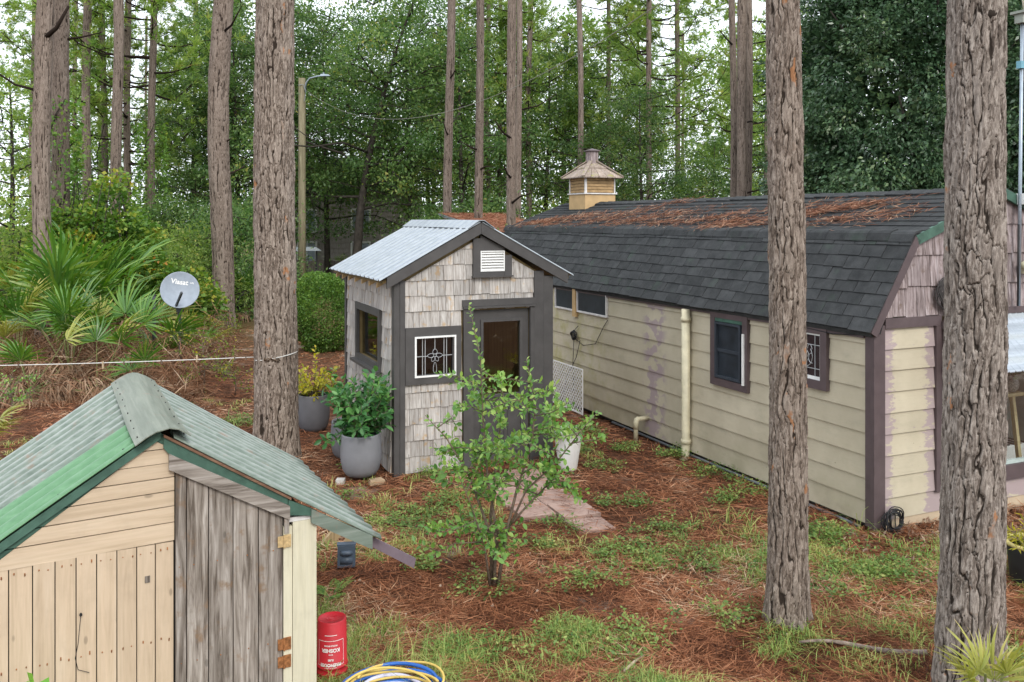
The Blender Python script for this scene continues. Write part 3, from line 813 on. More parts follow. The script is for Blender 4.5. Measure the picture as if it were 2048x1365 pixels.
for i in range(7):                                           # horizontal planks, their upper ends cut along the painted slope
    poly = [(-1.92, zl[i] + .004), (-.866, zb[i] + .003), (-.866, zb[i + 1] - .003), (-1.92, zl[i + 1] - .004)]
    if i >= 5: poly = [(-1.92, zl[i] + .004), (-.62, zb[i] + .003), (-.62, zb[i + 1] - .003), (-1.92, zl[i + 1] - .004)]
    tan = clip(clip(poly, -.705, 1., 1.842 + .705 * .975), .592, 1., 1.842 - .592 * .975)
    green = clip(clip(poly, .705, -1., -(1.845 + .705 * .975)), 1, 0, -.9755)
    gr2 = clip(clip(poly, -.592, -1., -(1.845 - .592 * .975)), -1, 0, .9745) if i >= 5 else []
    for pl, mt, nm, th_ in ((tan, MAT['tan_h'], 'gable_plank', .012), (green, MAT['green_trim'], 'gable_plank', .011), (gr2, MAT['green_trim'], 'gable_plank', .0115)):
        if len(pl) >= 3 and poly_area(pl) > .001:
            pl = clip(clip(pl, PS, 1., APZ - .026 + PS * APX), -PS, 1., APZ - .026 - PS * APX)
            if len(pl) < 3: continue
            g = Geo(); g.prism(pl, FRONT, -.011, th_ + RS.uniform(-.002, .003)); g.obj(nm, mt, pump)
edges = [-1.96, -1.86, -1.755, -1.635, -1.52, -1.41, -1.30, -1.19, -1.08, -.975, -.868]
for i in range(10):
    a0, a1 = edges[i] + .003, edges[i + 1] - .003
    zt_ = lambda x: 1.205 + (x + 1.9) * .004
    g = Geo(); g.prism([(a0, -.1), (a1, -.1), (a1, zt_(a1)), (a0, zt_(a0))], FRONT, -.011, .012 + RS.uniform(-.003, .003)); g.obj('wall_board', MAT['tan_v'], pump)
# the weathered door
hdz = lambda x: 1.655 - (x + .898) * .585
de = [-.862, -.795, -.665, -.515, -.357, -.20]
dr = O('door', None, pump, (0, 0, 0))
for i in range(5):
    a0, a1 = de[i] + .003, de[i + 1] - .003
    g = Geo(); g.prism([(a0, -.1), (a1, -.1), (a1, hdz(a1) + .02), (a0, hdz(a0) + .02)], FRONT, -.01, .022 + RS.uniform(-.003, .004)); g.obj('door_board', MAT['grey_v'], dr)
g = Geo(); g.prism([(-.90, 1.665), (-.16, 1.24), (-.16, 1.33), (-.90, 1.762)], FRONT, .024, .05); g.obj('door_rail', MAT['grey_x'], dr)
g = Geo(); g.box(-.193, -.162, -.035, .0, 1.15, 1.30); g.obj('door_cleat', MAT['grey_v'], dr)
for z, mt in ((1.10, MAT['rust_pale']), (.43, MAT['rust']), (.315, MAT['rust'])):
    g = Geo(); g.box(-.235, -.197, -.0335, -.026, z - .035, z + .035); g.box(-.192, -.15, -.0355, -.026, z - .04, z + .04); g.tube([(-.1945, -.036, z - .042), (-.1945, -.036, z + .042)], .006, 8); g.obj('hinge', mt, dr)
g = Geo(); rect(g, FRONT, -.197, -.14, -.1, 1.19, -.01, .025); g.obj('corner_board', MAT['cream_v'], pump)
g = Geo(); rect(g, FRONT, -.137, .0, -.1, 1.215, -.01, .03); g.obj('corner_board', MAT['cream_v'], pump)
g = Geo(); g.box(-.004, .02, -.028, .07, -.1, 1.21); g.obj('corner_board', MAT['cream_v'], pump)
g = Geo(); g.box(-.19, -.01, -.02, .06, 1.2165, 1.245); g.obj('corner_cap', MAT['pale_trim'], pump)
# green fascia boards under the right slope
g = Geo(); g.prism([(-.80, 1.62), (-.17, 1.25), (-.17, 1.385), (-.93, 1.873), (-.93, 1.80)], FRONT, .0135, .032); g.obj('fascia_board', MAT['green_trim'], pump)
g = Geo(); g.prism([(-.168, 1.27), (.0, 1.24), (.02, 1.27), (-.168, 1.37)], FRONT, .02, .042); g.obj('fascia_board', MAT['green_trim'], pump)
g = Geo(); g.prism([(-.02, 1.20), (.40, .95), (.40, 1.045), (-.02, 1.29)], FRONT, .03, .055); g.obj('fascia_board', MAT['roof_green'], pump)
g = Geo(); g.prism([(.30, 1.02), (.73, .735), (.745, .80), (.30, 1.09)], FRONT, -.05, -.02); g.obj('eave_brace', plain('mauve_board', (.15, .115, .135), .6, .3, 0, .15, 9), pump)
g = Geo(); g.prism([(-.93, 1.868), (-.15, 1.366), (-.15, 1.384), (-.93, 1.886)], FRONT, .0325, .045); g.obj('rafter', wood('red_brown_rafter', (.10, .05, .03), (.20, .11, .07), (.27, .17, .11), 'x', .8, .85, .3, False, .1), pump)
# corrugated sheets
def corr(x0, x1, y0, y1, sgn, mat, pitch=.19, amp=.024, lift=0., nm='roof_sheet'):
    g = Geo(); ny = max(8, int((y1 - y0) / pitch * 14)); nx = 9
    for j in range(nx + 1):
        x = x0 + (x1 - x0) * j / nx
        for i in range(ny + 1):
            y = y0 + (y1 - y0) * i / ny
            z = zr(x) + lift + amp * math.cos(2 * math.pi * y / pitch) + .006 * math.sin(2.2 * y + 3 * x)
            g.V.append((x, y, z))
    for j in range(nx):
        for i in range(ny):
            f_ = [j * (ny + 1) + i, j * (ny + 1) + i + 1, (j + 1) * (ny + 1) + i + 1, (j + 1) * (ny + 1) + i]
            g.F.append(f_ if sgn < 0 else f_[::-1])
    o_ = g.obj(nm, mat, pump, True)
    md = o_.modifiers.new('thickness', 'SOLIDIFY'); md.thickness = .006; md.offset = -1
    return o_
o_ = corr(-2.3, -1.015, -.035, .62, -1, MAT['roof_bright'], lift=.004); o_['label'] = 'bright green painted roof sheet'
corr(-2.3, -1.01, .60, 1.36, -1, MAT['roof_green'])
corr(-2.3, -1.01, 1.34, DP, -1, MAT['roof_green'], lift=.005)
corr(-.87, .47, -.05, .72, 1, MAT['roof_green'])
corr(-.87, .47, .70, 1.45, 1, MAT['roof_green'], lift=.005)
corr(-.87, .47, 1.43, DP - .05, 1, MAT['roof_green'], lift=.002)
g = Geo()                                                    # folded ridge cap, lifted at the front
pr = [(-.165, -.086), (-.10, -.050), (-.04, -.026), (0, -.020), (.04, -.026), (.10, -.050), (.17, -.090)]
for j in range(9):
    y = -.10 + (DP + .12) * j / 8
    for x, z in pr:
        lift = .040 + (.03 if (x > 0 and j == 0) else 0) * (1 if x > .05 else .5)
        g.V.append((APX + x * (1.0 if j else .95), y + .03 * math.sin(j * 2.1), APZ + z * PS / .55 + lift + .004 * math.sin(j * 1.9)))
for j in range(8):
    for i in range(6): g.F.append([j * 7 + i, j * 7 + i + 1, (j + 1) * 7 + i + 1, (j + 1) * 7 + i])
o_ = g.obj('ridge_cap', MAT['cap'], pump); md = o_.modifiers.new('thickness', 'SOLIDIFY'); md.thickness = .006
g = Geo()
for k in range(9):
    for sx in (-.135, .135): g.tube([(APX + sx, .02 + k * .25, APZ - .055), (APX + sx, .02 + k * .25, APZ - .034)], .004, 6)
for y in (.04, .2): 
    for x in (-1.15, -1.5, -1.85): g.tube([(x, y, zr(x)), (x, y, zr(x) + .03)], .008, 6)
tag(g.obj('roofing_nail', MAT['black'], pump), kind='stuff')
g = Geo(); g.box(-1.035, -1.005, -.018, -.012, .985, 1.025); g.obj('latch_plate', MAT['grey_v'], pump)
g = Geo(); g.tube([(-1.385, -.012, .87), (-1.385, -.03, .87)], [.007, .009], 8); wire_pts = [(-1.385, -.03, .87), (-1.392, -.03, .8), (-1.40, -.025, .70), (-1.415, -.025, .62), (-1.40, -.028, .55), (-1.34, -.03, .52)]
g.tube(wire_pts, .002, 5); g.obj('door_pull_wire', MAT['black'], pump)

g = Geo()                                                    # nail heads on the painted boards
for i in range(10):
    for q in (.28, .72):
        for z in (1.165, .62, .25):
            x = edges[i] + (edges[i + 1] - edges[i]) * (q + RS.uniform(-.08, .08)); g.tube([(x, -.011, z + RS.uniform(-.02, .02)), (x, -.0185, z)], [.0035, .0035], 6)
for i in range(5):
    for z in (1.05, .45):
        x = (de[i] + de[i + 1]) / 2 + RS.uniform(-.03, .03); g.tube([(x, -.02, z), (x, -.0285, z)], .0035, 6)
tag(g.obj('nail_head', MAT['rust'], pump), kind='stuff')

g = Geo(); g.prism([(-2.3, zr(-2.3) - .05), (-.945, zr(-.945) - .05), (-.945, zr(-.945) + .006), (-2.3, zr(-2.3) + .006)], FRONT, .0155, .030); g.obj('fascia_board', MAT['green_trim'], pump)
# ------------------------------------------------------------------ ground
def graded(lo, hi, step, far, f=1.28):
    a = list(np.arange(lo, hi, step)); d = step; x = a[-1]
    while x < far: d *= f; x += d; a.append(x)
    d = step; x = lo; b = []
    while x > -far: d *= f; x -= d; b.append(x)
    return np.array(b[::-1] + a)
def gz(x, y):
    md = sum(.07 * np.exp(-((np.asarray(x) - a) ** 2 + (np.asarray(y) - b) ** 2) / r ** 2) for a, b, r in ((-3.14, 11.62, .55), (2.16, 6.87, .36), (3.04, 5.83, .42)))
    return md + .05 * (fbm(np.asarray(x) * .5 + 40, np.asarray(y) * .5 + 40, 3) - .5) + .02 * (fbm(np.asarray(x) * 3 + 9, np.asarray(y) * 3 + 9, 2) - .5)
gx = graded(-9, 10, .12, 420); gy = graded(4, 22, .12, 420)
GX, GY = np.meshgrid(gx, gy, indexing='ij')
V = np.stack([GX, GY, gz(GX, GY)], -1).reshape(-1, 3)
i, j = np.meshgrid(np.arange(len(gx) - 1), np.arange(len(gy) - 1), indexing='ij'); i = i.ravel(); j = j.ravel(); n_ = len(gy)
F = np.stack([i * n_ + j, (i + 1) * n_ + j, (i + 1) * n_ + j + 1, i * n_ + j + 1], -1)
m = M('pine_straw_soil', .95, .1)
v = m.coords((1, 1, 1), rand=False)
n1 = m.noise(v, .8, 6, .6); n2 = m.noise(v, 9., 6, .7); n3 = m.noise(m.coords((30, 90, 30), rand=False), 1., 4, .7, 2.); n4 = m.noise(m.coords((95, 28, 30), rand=False), 1., 4, .7, 2.)
c = m.ramp(n2, [(.3, (.040, .021, .014)), (.5, (.095, .045, .027)), (.7, (.18, .095, .06))])
c = m.mix(m.step(m.math('MAXIMUM', n3, n4), .55, .72), c, (.27, .115, .06))
c = m.mix(m.math('MULTIPLY', m.step(n1, .57, .66), .7), c, (.36, .28, .22))
c = m.mix(m.math('MULTIPLY', m.step(n1, .42, .3), .5), c, (.06, .05, .035))
sx = m.n('SeparateXYZ', ins={0: v})
c = m.mix(m.math('MULTIPLY', m.step(sx.outputs[1], 17., 32.), .6), c, m.mix(m.step(n2, .4, .6), (.17, .12, .06), (.12, .15, .045)))
m.bump(m.math('ADD', n3, n4), .6, .02)
ground = O('ground', np_mesh('ground', V, F, None, m.base(c), True)); tag(ground, kind='structure')

def W(px, py, z=0.):                       # a yard point, as read off the photograph
    Y = (EYE - z) * 1750 / (py - 440.); return ((px - 1024) / 1750 * Y, Y)

ca, sa = math.cos(A), math.sin(A); cb, sb = math.cos(B2), math.sin(B2)
def inside(x, y, pad=.03):
    def loc(ox, oy, c_, s_): return ((x - ox) * c_ + (y - oy) * s_, -(x - ox) * s_ + (y - oy) * c_)
    a = loc(3.689, 8.917, ca, sa); b = loc(-1.472, 10.87, ca, sa); d = loc(-1.33, 5.83, cb, sb)
    return ((a[0] > -pad) & (a[0] < WID + pad) & (a[1] > -pad) & (a[1] < LEN)) | ((b[0] > -pad) & (b[0] < W2 + pad) & (b[1] > -pad) & (b[1] < D2)) | ((d[0] > -1.9) & (d[0] < pad) & (d[1] > -pad) & (d[1] < DP))

def on_path(x, y):
    a, b = .36, -.933; dx, dy = x - .40, y - 10.87; p = dx * a + dy * b; q = -dx * b + dy * a
    return (p > -.28) & (p < 1.98) & (q > -.84) & (q < 0.) & ((p < 1.42) | (q > -.44))

# paver path
path = tag(O('path', None, None, (.40, 10.87, 0), (0, 0, math.atan2(-.933, .36))), kind='structure')
mp = M('pink_concrete_paver', .9, .15)
vv = mp.coords((1, 1, 1)); mp.bump(mp.noise(vv, 60., 4), .4, .004)
cpv = mp.vary(mp.ramp(mp.noise(vv, 5., 6, .65), [(.3, (.29, .195, .16)), (.7, (.42, .30, .25))]), .14)
cpv = mp.mix(mp.math('MULTIPLY', mp.step(mp.noise(mp.coords((40, 12, 10)), 1., 5, .7, 1.5), .56, .64), .7), cpv, (.13, .07, .045))
MP = mp.base(cpv)
for a0, a1, b0, b1 in ((-.28, .60, -.42, -.02), (.62, 1.10, -.44, -.02), (1.12, 1.60, -.44, -.02), (1.62, 1.98, -.42, -.01), (-.12, .46, -.84, -.44), (.48, .98, -.86, -.46), (1.0, 1.42, -.84, -.46)):
    g = Geo(); g.box(a0, a1, b0, b1, -.02, .05 + RS.uniform(-.005, .007)); o_ = g.obj('paver', MP, path); o_.rotation_euler = (RS.uniform(-.012, .012), RS.uniform(-.012, .012), RS.uniform(-.02, .02))
walk = tag(O('pavement', None, None, in_barn(1.55, -.75, 0), (0, 0, A)), kind='structure')
for k in range(3):
    for q in range(2):
        g = Geo(); g.box(k * .42 + .005, k * .42 + .41, -.42 * q - .41, -.42 * q - .005, -.02, .04 + RS.uniform(-.006, .006)); g.obj('paver', MP, walk)

# ------------------------------------------------------------------ bark
def bark_mesh(name, R0, R1, z0, z1, nth, nz, cu=.055, cz=.17, depth=.02, seed=1, flare=.25, wob=.02, mat=None):
    """trunk with interlocking raised bark plates"""
    rs = np.random.RandomState(seed)
    th = np.arange(nth) / nth; zz = np.linspace(z0, z1, nz)
    TH, ZZ = np.meshgrid(th, zz, indexing='ij')
    circ = 2 * math.pi * (R0 + R1) / 2; nc = max(6, int(round(circ / cu)))
    CX, SX_ = np.cos(TH * 6.28318) * nc / 6.28, np.sin(TH * 6.28318) * nc / 6.28        # seamless round the trunk
    def fb(k, kz, o, s_): return .5 * (fbm(CX * k + 60 + s_, ZZ * kz / cz + SX_ * k * .8 + 70, o) + fbm(SX_ * k + 40 + s_, ZZ * kz / cz - CX * k * .8 + 90, o))
    HS = rs.rand(97, 211); sm = lambda q: q * q * (3 - 2 * q)
    u = TH * nc + (fb(.5, .45, 3, seed * 3.) - .5) * 3.2 + (fb(1.3, 1.6, 4, 33. + seed) - .5) * 1.5
    ci = np.floor(u).astype(int); fu = u - ci; cm = np.mod(ci, nc)
    vq = ZZ / cz + HS[cm % 97, 3] * 9 + (fb(.9, .8, 3, 20. + seed) - .5) * 2.4 + (fu - .5) * (HS[cm % 97, 5] - .5) * 1.6 + (fb(2.2, 1.2, 3, 51.) - .5) * 1.0
    cj = np.floor(vq).astype(int); fv = vq - cj
    ID = HS[cm % 97, np.mod(cj, 211)]; ID2 = HS[(cm + 31) % 97, np.mod(cj * 3 + 7, 211)]
    wv = .05 + .26 * np.clip((fb(.7, .9, 3, 71.) - .38) * 3.2, 0, 1)
    wh = .03 + .16 * np.clip((fb(.8, 1.4, 3, 15.) - .42) * 3.2, 0, 1)
    dv = np.minimum(fu, 1 - fu) / wv; dh = np.minimum(fv, 1 - fv) * (cz / cu) * .55 / wh
    h = sm(np.clip(np.minimum(dv, dh), 0, 1))
    TL = (fu - .5) * (ID - .5)
    fl = fb(1.6, 2.2, 4, 5.); terr = np.floor(fl * 9) / 9 + .4 * ((fl * 9) % 1) ** 5 / 9
    fine = fb(4.5, 7., 3, 9.)
    hh = h * (.5 + .45 * ID2 + .9 * TL) + 1.1 * (terr - .5) * (.3 + .7 * h) + .3 * (fine - .5)
    t = (ZZ - z0) / (z1 - z0)
    R = R0 + (R1 - R0) * t + flare * R0 * np.exp(-(ZZ - max(z0, 0)) / .25) * (1 + .5 * np.sin(TH * 2 * math.pi * 5 + seed) * .6)
    R = R * (1 + wob * (fbm(TH * 4 + 3, ZZ * .8 + seed, 2) - .5) * 2) + depth * (hh - .6)
    ang = TH * 2 * math.pi
    cxw = (.05 if nth > 100 else .16) * np.sin(ZZ * .5 + seed) * (ZZ / 6); cyw = .03 * np.cos(ZZ * .4 + seed)
    V = np.stack([R * np.cos(ang) + cxw - cxw[0, 0], R * np.sin(ang) + cyw * 0, ZZ], -1).reshape(-1, 3)
    i, j = np.meshgrid(np.arange(nth), np.arange(nz - 1), indexing='ij'); i = i.ravel(); j = j.ravel(); i2 = (i + 1) % nth
    F = np.stack([i * nz + j, i2 * nz + j, i2 * nz + j + 1, i * nz + j + 1], -1)
    return np_mesh(name, V, F, {'plate': h.ravel(), 'pid': ID.ravel()}, mat, True)

def bark_mat(name, dark, mid, light, orange=True):
    m = M(name, .92, .12)
    h = m.n('Attribute', attribute_name='plate').outputs['Fac']; pid = m.n('Attribute', attribute_name='pid').outputs['Fac']
    v = m.coords((1, 1, 1))
    n = m.noise(m.coords((46, 46, 9)), 1., 6, .75, .8)
    fine = m.noise(v, 130., 4, .7)
    c = m.ramp(n, [(.37, tuple(x * .45 for x in mid)), (.47, mid), (.55, tuple((a_ + b_) / 2 for a_, b_ in zip(mid, light))), (.65, light)])
    c = m.mix(m.math('MULTIPLY', m.step(pid, .55, .95), .35), c, light)
    c = m.mix(m.math('MULTIPLY', m.step(fine, .52, .72), .4), c, tuple(x * .5 for x in mid))
    if orange:
        c = m.mix(m.math('MULTIPLY', m.step(pid, .94, .96), m.math('MULTIPLY', m.step(m.noise(v, 7., 3), .52, .6), .8)), c, (.34, .15, .06))
    c = m.mix(m.step(h, .62, .12), c, dark)
    m.bump(m.math('ADD', n, m.math('MULTIPLY', fine, .5)), .5, .01)
    return m.base(m.vary(c, .18))
BK = bark_mat('pine_bark', (.034, .025, .019), (.16, .123, .098), (.41, .345, .29))
BK2 = bark_mat('grey_pine_bark', (.032, .025, .02), (.15, .122, .102), (.41, .36, .315))
BKF = bark_mat('distant_pine_bark', (.026, .018, .014), (.142, .108, .086), (.33, .27, .225), False)
BKO = plain('hardwood_bark', (.05, .043, .036), .9, .1, 0, .45, 6, .5)
TWIG = plain('grey_twig', (.16, .12, .09), .85, .15, 0, .35, 30)

def stub(parent, pts, r0, r1, mat=BKF):
    g = Geo(); n = len(pts); g.tube(pts, [r0 + (r1 - r0) * k / (n - 1) for k in range(n)], 7); return g.obj('branch', mat, parent, True)

def knot(parent, r, z, ang, mat, s=.05):
    c_ = Vector((math.cos(ang), math.sin(ang), 0)); g = Geo()
    g.tube([c_ * (r - .03) + Vector((0, 0, z - .02)), c_ * (r + .012) + Vector((0, 0, z)), c_ * (r + .022) + Vector((0, 0, z + .01))], [s * 1.2, s * .8, s * .3], 9); return g.obj('branch_stub', mat, parent, True)

# the three pines nearest the camera
x, y = W(553, 922); t1 = T('pine_tree', 'thick pine trunk behind the tan shed with the clothesline tied round it', 'tree', (x, y, 0), 0, 'pine trees in the yard')
O('trunk', bark_mesh('trunk', .285, .225, -.15, 9, 208, 760, .066, .26, .030, 3, .24, .02, BK), t1)
x, y = W(1574, 1255); t2 = T('pine_tree', 'pine trunk standing in front of the barn between its two windows', 'tree', (x, y, 0), 0, 'pine trees in the yard')
O('trunk', bark_mesh('trunk', .150, .117, -.15, 7.5, 192, 900, .05, .2, .020, 8, .32, .015, BK), t2)
x, y = W(1937, 1400); t3 = T('pine_tree', 'nearest pine trunk hiding the barn gable, a yellow palmetto at its foot', 'tree', (x, y, 0), 0, 'pine trees in the yard')
O('trunk', bark_mesh('trunk', .203, .158, -.15, 7, 224, 900, .056, .22, .024, 15, .18, .03, BK2), t3)
t3.rotation_euler = (0, .02, 0)
for z, a_, s_ in ((4.55, -1.75, .05), (2.95, -1.6, .03)): knot(t3, .15, z, a_, BK2, s_)
for z, a_, s_ in ((4.05, -1.4, .025), (3.1, -1.9, .02)): knot(t2, .105, z, a_, BK, s_)
for z, a_, s_ in ((5.2, -1.7, .05), (4.1, -1.9, .035)): knot(t1, .22, z, a_, BK, s_)

# middle-distance pines: shared trunks
TR = [bark_mesh('trunk', .5, .40, -.2, 18, 56, 620, .17, .75, .07, 21 + k, .12, .03, BKF) for k in range(3)]
# pine crowns: limbs with tufts of long needles
def needles(P, D, n_per, L, wd, rs, droop=.1):
    """tufts of needles at P (n,3) pointing roughly along D"""
    n = len(P); N = n * n_per
    p = np.repeat(P, n_per, 0); d = np.repeat(D, n_per, 0)
    d = unit(d * .9 + rs.normal(0, .62, (N, 3))); d[:, 2] -= droop * rs.rand(N)
    l = L * rs.uniform(.6, 1.1, (N, 1)); s = unit(np.cross(d, rs.normal(0, 1, (N, 3)))) * wd
    V = np.stack([p - s, p + s, p + d * l + s * .5, p + d * l - s * .5], 1).reshape(-1, 3)
    tint = np.repeat(np.clip(np.repeat(rs.rand(n), n_per) * .6 + rs.rand(N) * .4, 0, 1), 4)
    return V, np.arange(N * 4).reshape(-1, 4), tint
PNEEDLE = leafmat('pine_needles', [(.0, (.10, .19, .045)), (.45, (.19, .30, .065)), (.85, (.31, .39, .09)), (1., (.36, .26, .09))], .5, .3, .4, .25)
def pine_crown(seed, z0, z1, spread, nl, tufts, nper, L, wd):
    rs = np.random.RandomState(seed); g = Geo(); P = []; D = []
    for k in range(nl):
        f = (k + rs.rand()) / nl; z = z0 + (z1 - z0) * f; a = rs.rand() * 6.283; ln = spread * (1 - .65 * f) * rs.uniform(.6, 1.15)
        d = np.array([math.cos(a), math.sin(a), 0]); pts = []
        for t in np.linspace(0, 1, 6):
            pts.append(np.array([0, 0, z]) + d * ln * t + np.array([0, 0, (.12 * t + .25 * t * t - .1 * math.sin(3 * t)) * ln]) + rs.normal(0, .04, 3) * t * ln)
        g.tube(pts, [.05 * (1 - .8 * t) * (1 - .4 * f) for t in np.linspace(0, 1, 6)], 5)
        for q in range(tufts):
            t = rs.uniform(.35, 1.0) ** .8; i0 = min(4, int(t * 5)); fr = t * 5 - i0
            b = pts[i0] * (1 - fr) + pts[i0 + 1] * fr
            off = rs.normal(0, .22, 3) * ln * .5
            P.append(b + off); D.append(unit(off * .8 + d * .6 + np.array([0, 0, .35]))); 
            if q % 3 == 0: g.tube([b, b + off], [.014, .008], 4, False)
    V, F, ti = needles(np.array(P), np.array(D), nper, L, wd, rs)
    return g.mesh('limbs', BKF), np_mesh('needles', V, F, {'tint': ti}, PNEEDLE)
PC = [pine_crown(31, 6.0, 18, 4.0, 30, 26, 18, .34, .014), pine_crown(32, 4.8, 17, 3.8, 34, 24, 18, .34, .014), pine_crown(33, 8.0, 18.5, 4.2, 28, 28, 18, .34, .014)]

def mid_pine(px, Y, wpx, label, group, k, crown=None, lean=0., dead=2, zs=1.):
    x = (px - 1024) / 1750 * Y; r = wpx * Y / 1750 / 2
    t = T('pine_tree', label, 'tree', (x, Y, 0), RS.uniform(0, 6.28), group)
    t.rotation_euler = (0, lean, 0)
    o_ = O('trunk', TR[k % 3], t, (0, 0, 0), (0, 0, RS.uniform(0, 6.28)), (r / .47, r / .47, zs))
    for q in range(dead):
        z = RS.uniform(3.2, 9); a = RS.uniform(0, 6.28); ln = RS.uniform(.4, 1.5); d = Vector((math.cos(a), math.sin(a), 0))
        stub(t, [Vector((0, 0, z)), d * ln * .5 + Vector((0, 0, z + ln * .12)), d * ln + Vector((0, 0, z + ln * RS.uniform(.1, .5)))], .03 + r * .06, .012)
    if crown is not None:
        lm, nm = PC[crown]; rz = RS.uniform(0, 6.28)
        lo_ = O('limbs', lm, t, (0, 0, 0), (0, 0, rz)); O('needles', nm, lo_)
    return t
GP = 'pine trunks behind the sheds'
mid_pine(447, 25.5, 40, 'broad pine trunk just right of the satellite dish', GP, 0, None, -.01, 3, 1.)
p5 = mid_pine(89, 21, 33, 'broad pine trunk with a dead branch stub reaching right, far left', GP, 1, None, -.008, 1)
stub(p5, [Vector((0, 0, 7.5)), Vector((.45, -.2, 7.75)), Vector((.8, -.3, 8.25))], .07, .03)
mid_pine(121, 24, 32, 'broad pine trunk rising out of the vines, overlapped by the far left pine', GP, 2)
mid_pine(66, 38, 12, 'thin pine trunk at the left edge of the two broad left pines', GP, 0, None)
mid_pine(150, 50, 9, 'thin pale pine trunk between the vine covered trunks and the far left pair', GP, 1, 1)
mid_pine(174, 33, 16, 'pine trunk rising from the top of the vine mound', GP, 2, None)
mid_pine(208, 37, 12, 'slim pine trunk wrapped in ivy near its top', GP, 0, 2)
mid_pine(233, 31, 20, 'pine trunk behind the right shoulder of the vine mound', GP, 1, None)
mid_pine(255, 36, 13, 'slim pine trunk right beside the one at the vine mound shoulder', GP, 2, 1, 0, 4)
mid_pine(304, 34, 14, 'slim pine trunk above the satellite dish, against the sky gap', GP, 0, 2)
mid_pine(391, 55, 6, 'very thin pine trunk left of the broad dish side pine', GP, 1, 0)
mid_pine(893, 29, 17, 'leaning pine trunk directly behind the tin roof ridge, leftmost of the middle row', GP, 1, None, .012)
mid_pine(956, 27, 16, 'straight pine trunk behind the peak of the shingled garden shed', GP, 2, None, .006)
mid_pine(1022, 23.5, 18, 'pine trunk standing at the far end of the barn roof', GP, 0, None, .002, 3)
mid_pine(1037, 31, 12, 'pine trunk half hidden behind the one at the barn roof end', GP, 1, None)
mid_pine(1058, 40, 11, 'slim pine trunk right of the pair at the barn roof end', GP, 2, 0)
mid_pine(1000, 44, 9, 'slim pine trunk seen over the rusty needle covered roof', GP, 0, 2)
mid_pine(976, 43, 9, 'thin pine trunk close right of the one behind the shed peak', GP, 1, 1)
mid_pine(1161, 34, 11, 'slim dark pine trunk just left of the cupola top', GP, 2, None, -.002, 4)
mid_pine(1217, 41, 9, 'slim pine trunk just right of the cupola top', GP, 0, 1)
mid_pine(1298, 38, 11, 'slim pine trunk over the middle of the barn ridge', GP, 1, 0)
mid_pine(1355, 43, 10, 'slim pine trunk alone in the bright gap over the barn', GP, 2, 2)
mid_pine(1466, 27, 13, 'left trunk of the close group of three pines behind the barn', GP, 0, None, 0, 4)
mid_pine(1484, 25, 19, 'thickest and middle trunk of the group of three pines behind the barn', GP, 1, None, 0, 2)
mid_pine(1497, 28, 13, 'right trunk of the close group of three pines behind the barn', GP, 2, None)
mid_pine(1531, 38, 9, 'slim pale pine trunk just left of the pine in front of the barn', GP, 0, 1, .01)

# ------------------------------------------------------------------ leaves
def leaves(P, L, rs, aspect=.5, up=.6, D=None, spreadD=1., fold=.15, tint=None):
    """rhombic leaves at P; L length array"""
    n = len(P); L = np.broadcast_to(np.asarray(L, float).reshape(-1, 1), (n, 1))
    d = rs.normal(0, 1, (n, 3)) * spreadD
    if D is not None: d = d + D
    d = unit(d)
    nn = rs.normal(0, 1, (n, 3)); nn[:, 2] = np.abs(nn[:, 2]) + up
    nn = unit(nn - d * np.sum(nn * d, 1, keepdims=True)); s = np.cross(d, nn) * L * aspect * .5
    mid = P + d * L * .45
    V = np.stack([P, mid + s + nn * L * fold, P + d * L, mid - s + nn * L * fold], 1).reshape(-1, 3)
    ti = rs.rand(n) if tint is None else tint
    return V, np.arange(n * 4).reshape(-1, 4), np.repeat(ti, 4)

HARD = leafmat('oak_leaves', [(.0, (.045, .10, .032)), (.5, (.105, .19, .056)), (.85, (.20, .285, .085)), (1., (.31, .29, .075))], .45, .35, .42, .4)
LIGHTL = leafmat('sweetgum_leaves', [(.0, (.10, .18, .045)), (.5, (.19, .29, .07)), (.85, (.30, .39, .10)), (1., (.42, .39, .11))], .5, .3, .5, .3)
DARKL = leafmat('laurel_leaves', [(.0, (.034, .072, .038)), (.5, (.066, .125, .062)), (.85, (.12, .195, .088)), (1., (.20, .26, .11))], .30, .65, .25, .15)
VINEL = leafmat('vine_leaves', [(.0, (.06, .14, .028)), (.5, (.13, .25, .044)), (.78, (.23, .33, .056)), (.92, (.42, .42, .07)), (1., (.46, .22, .05))], .5, .3, .35, .1)

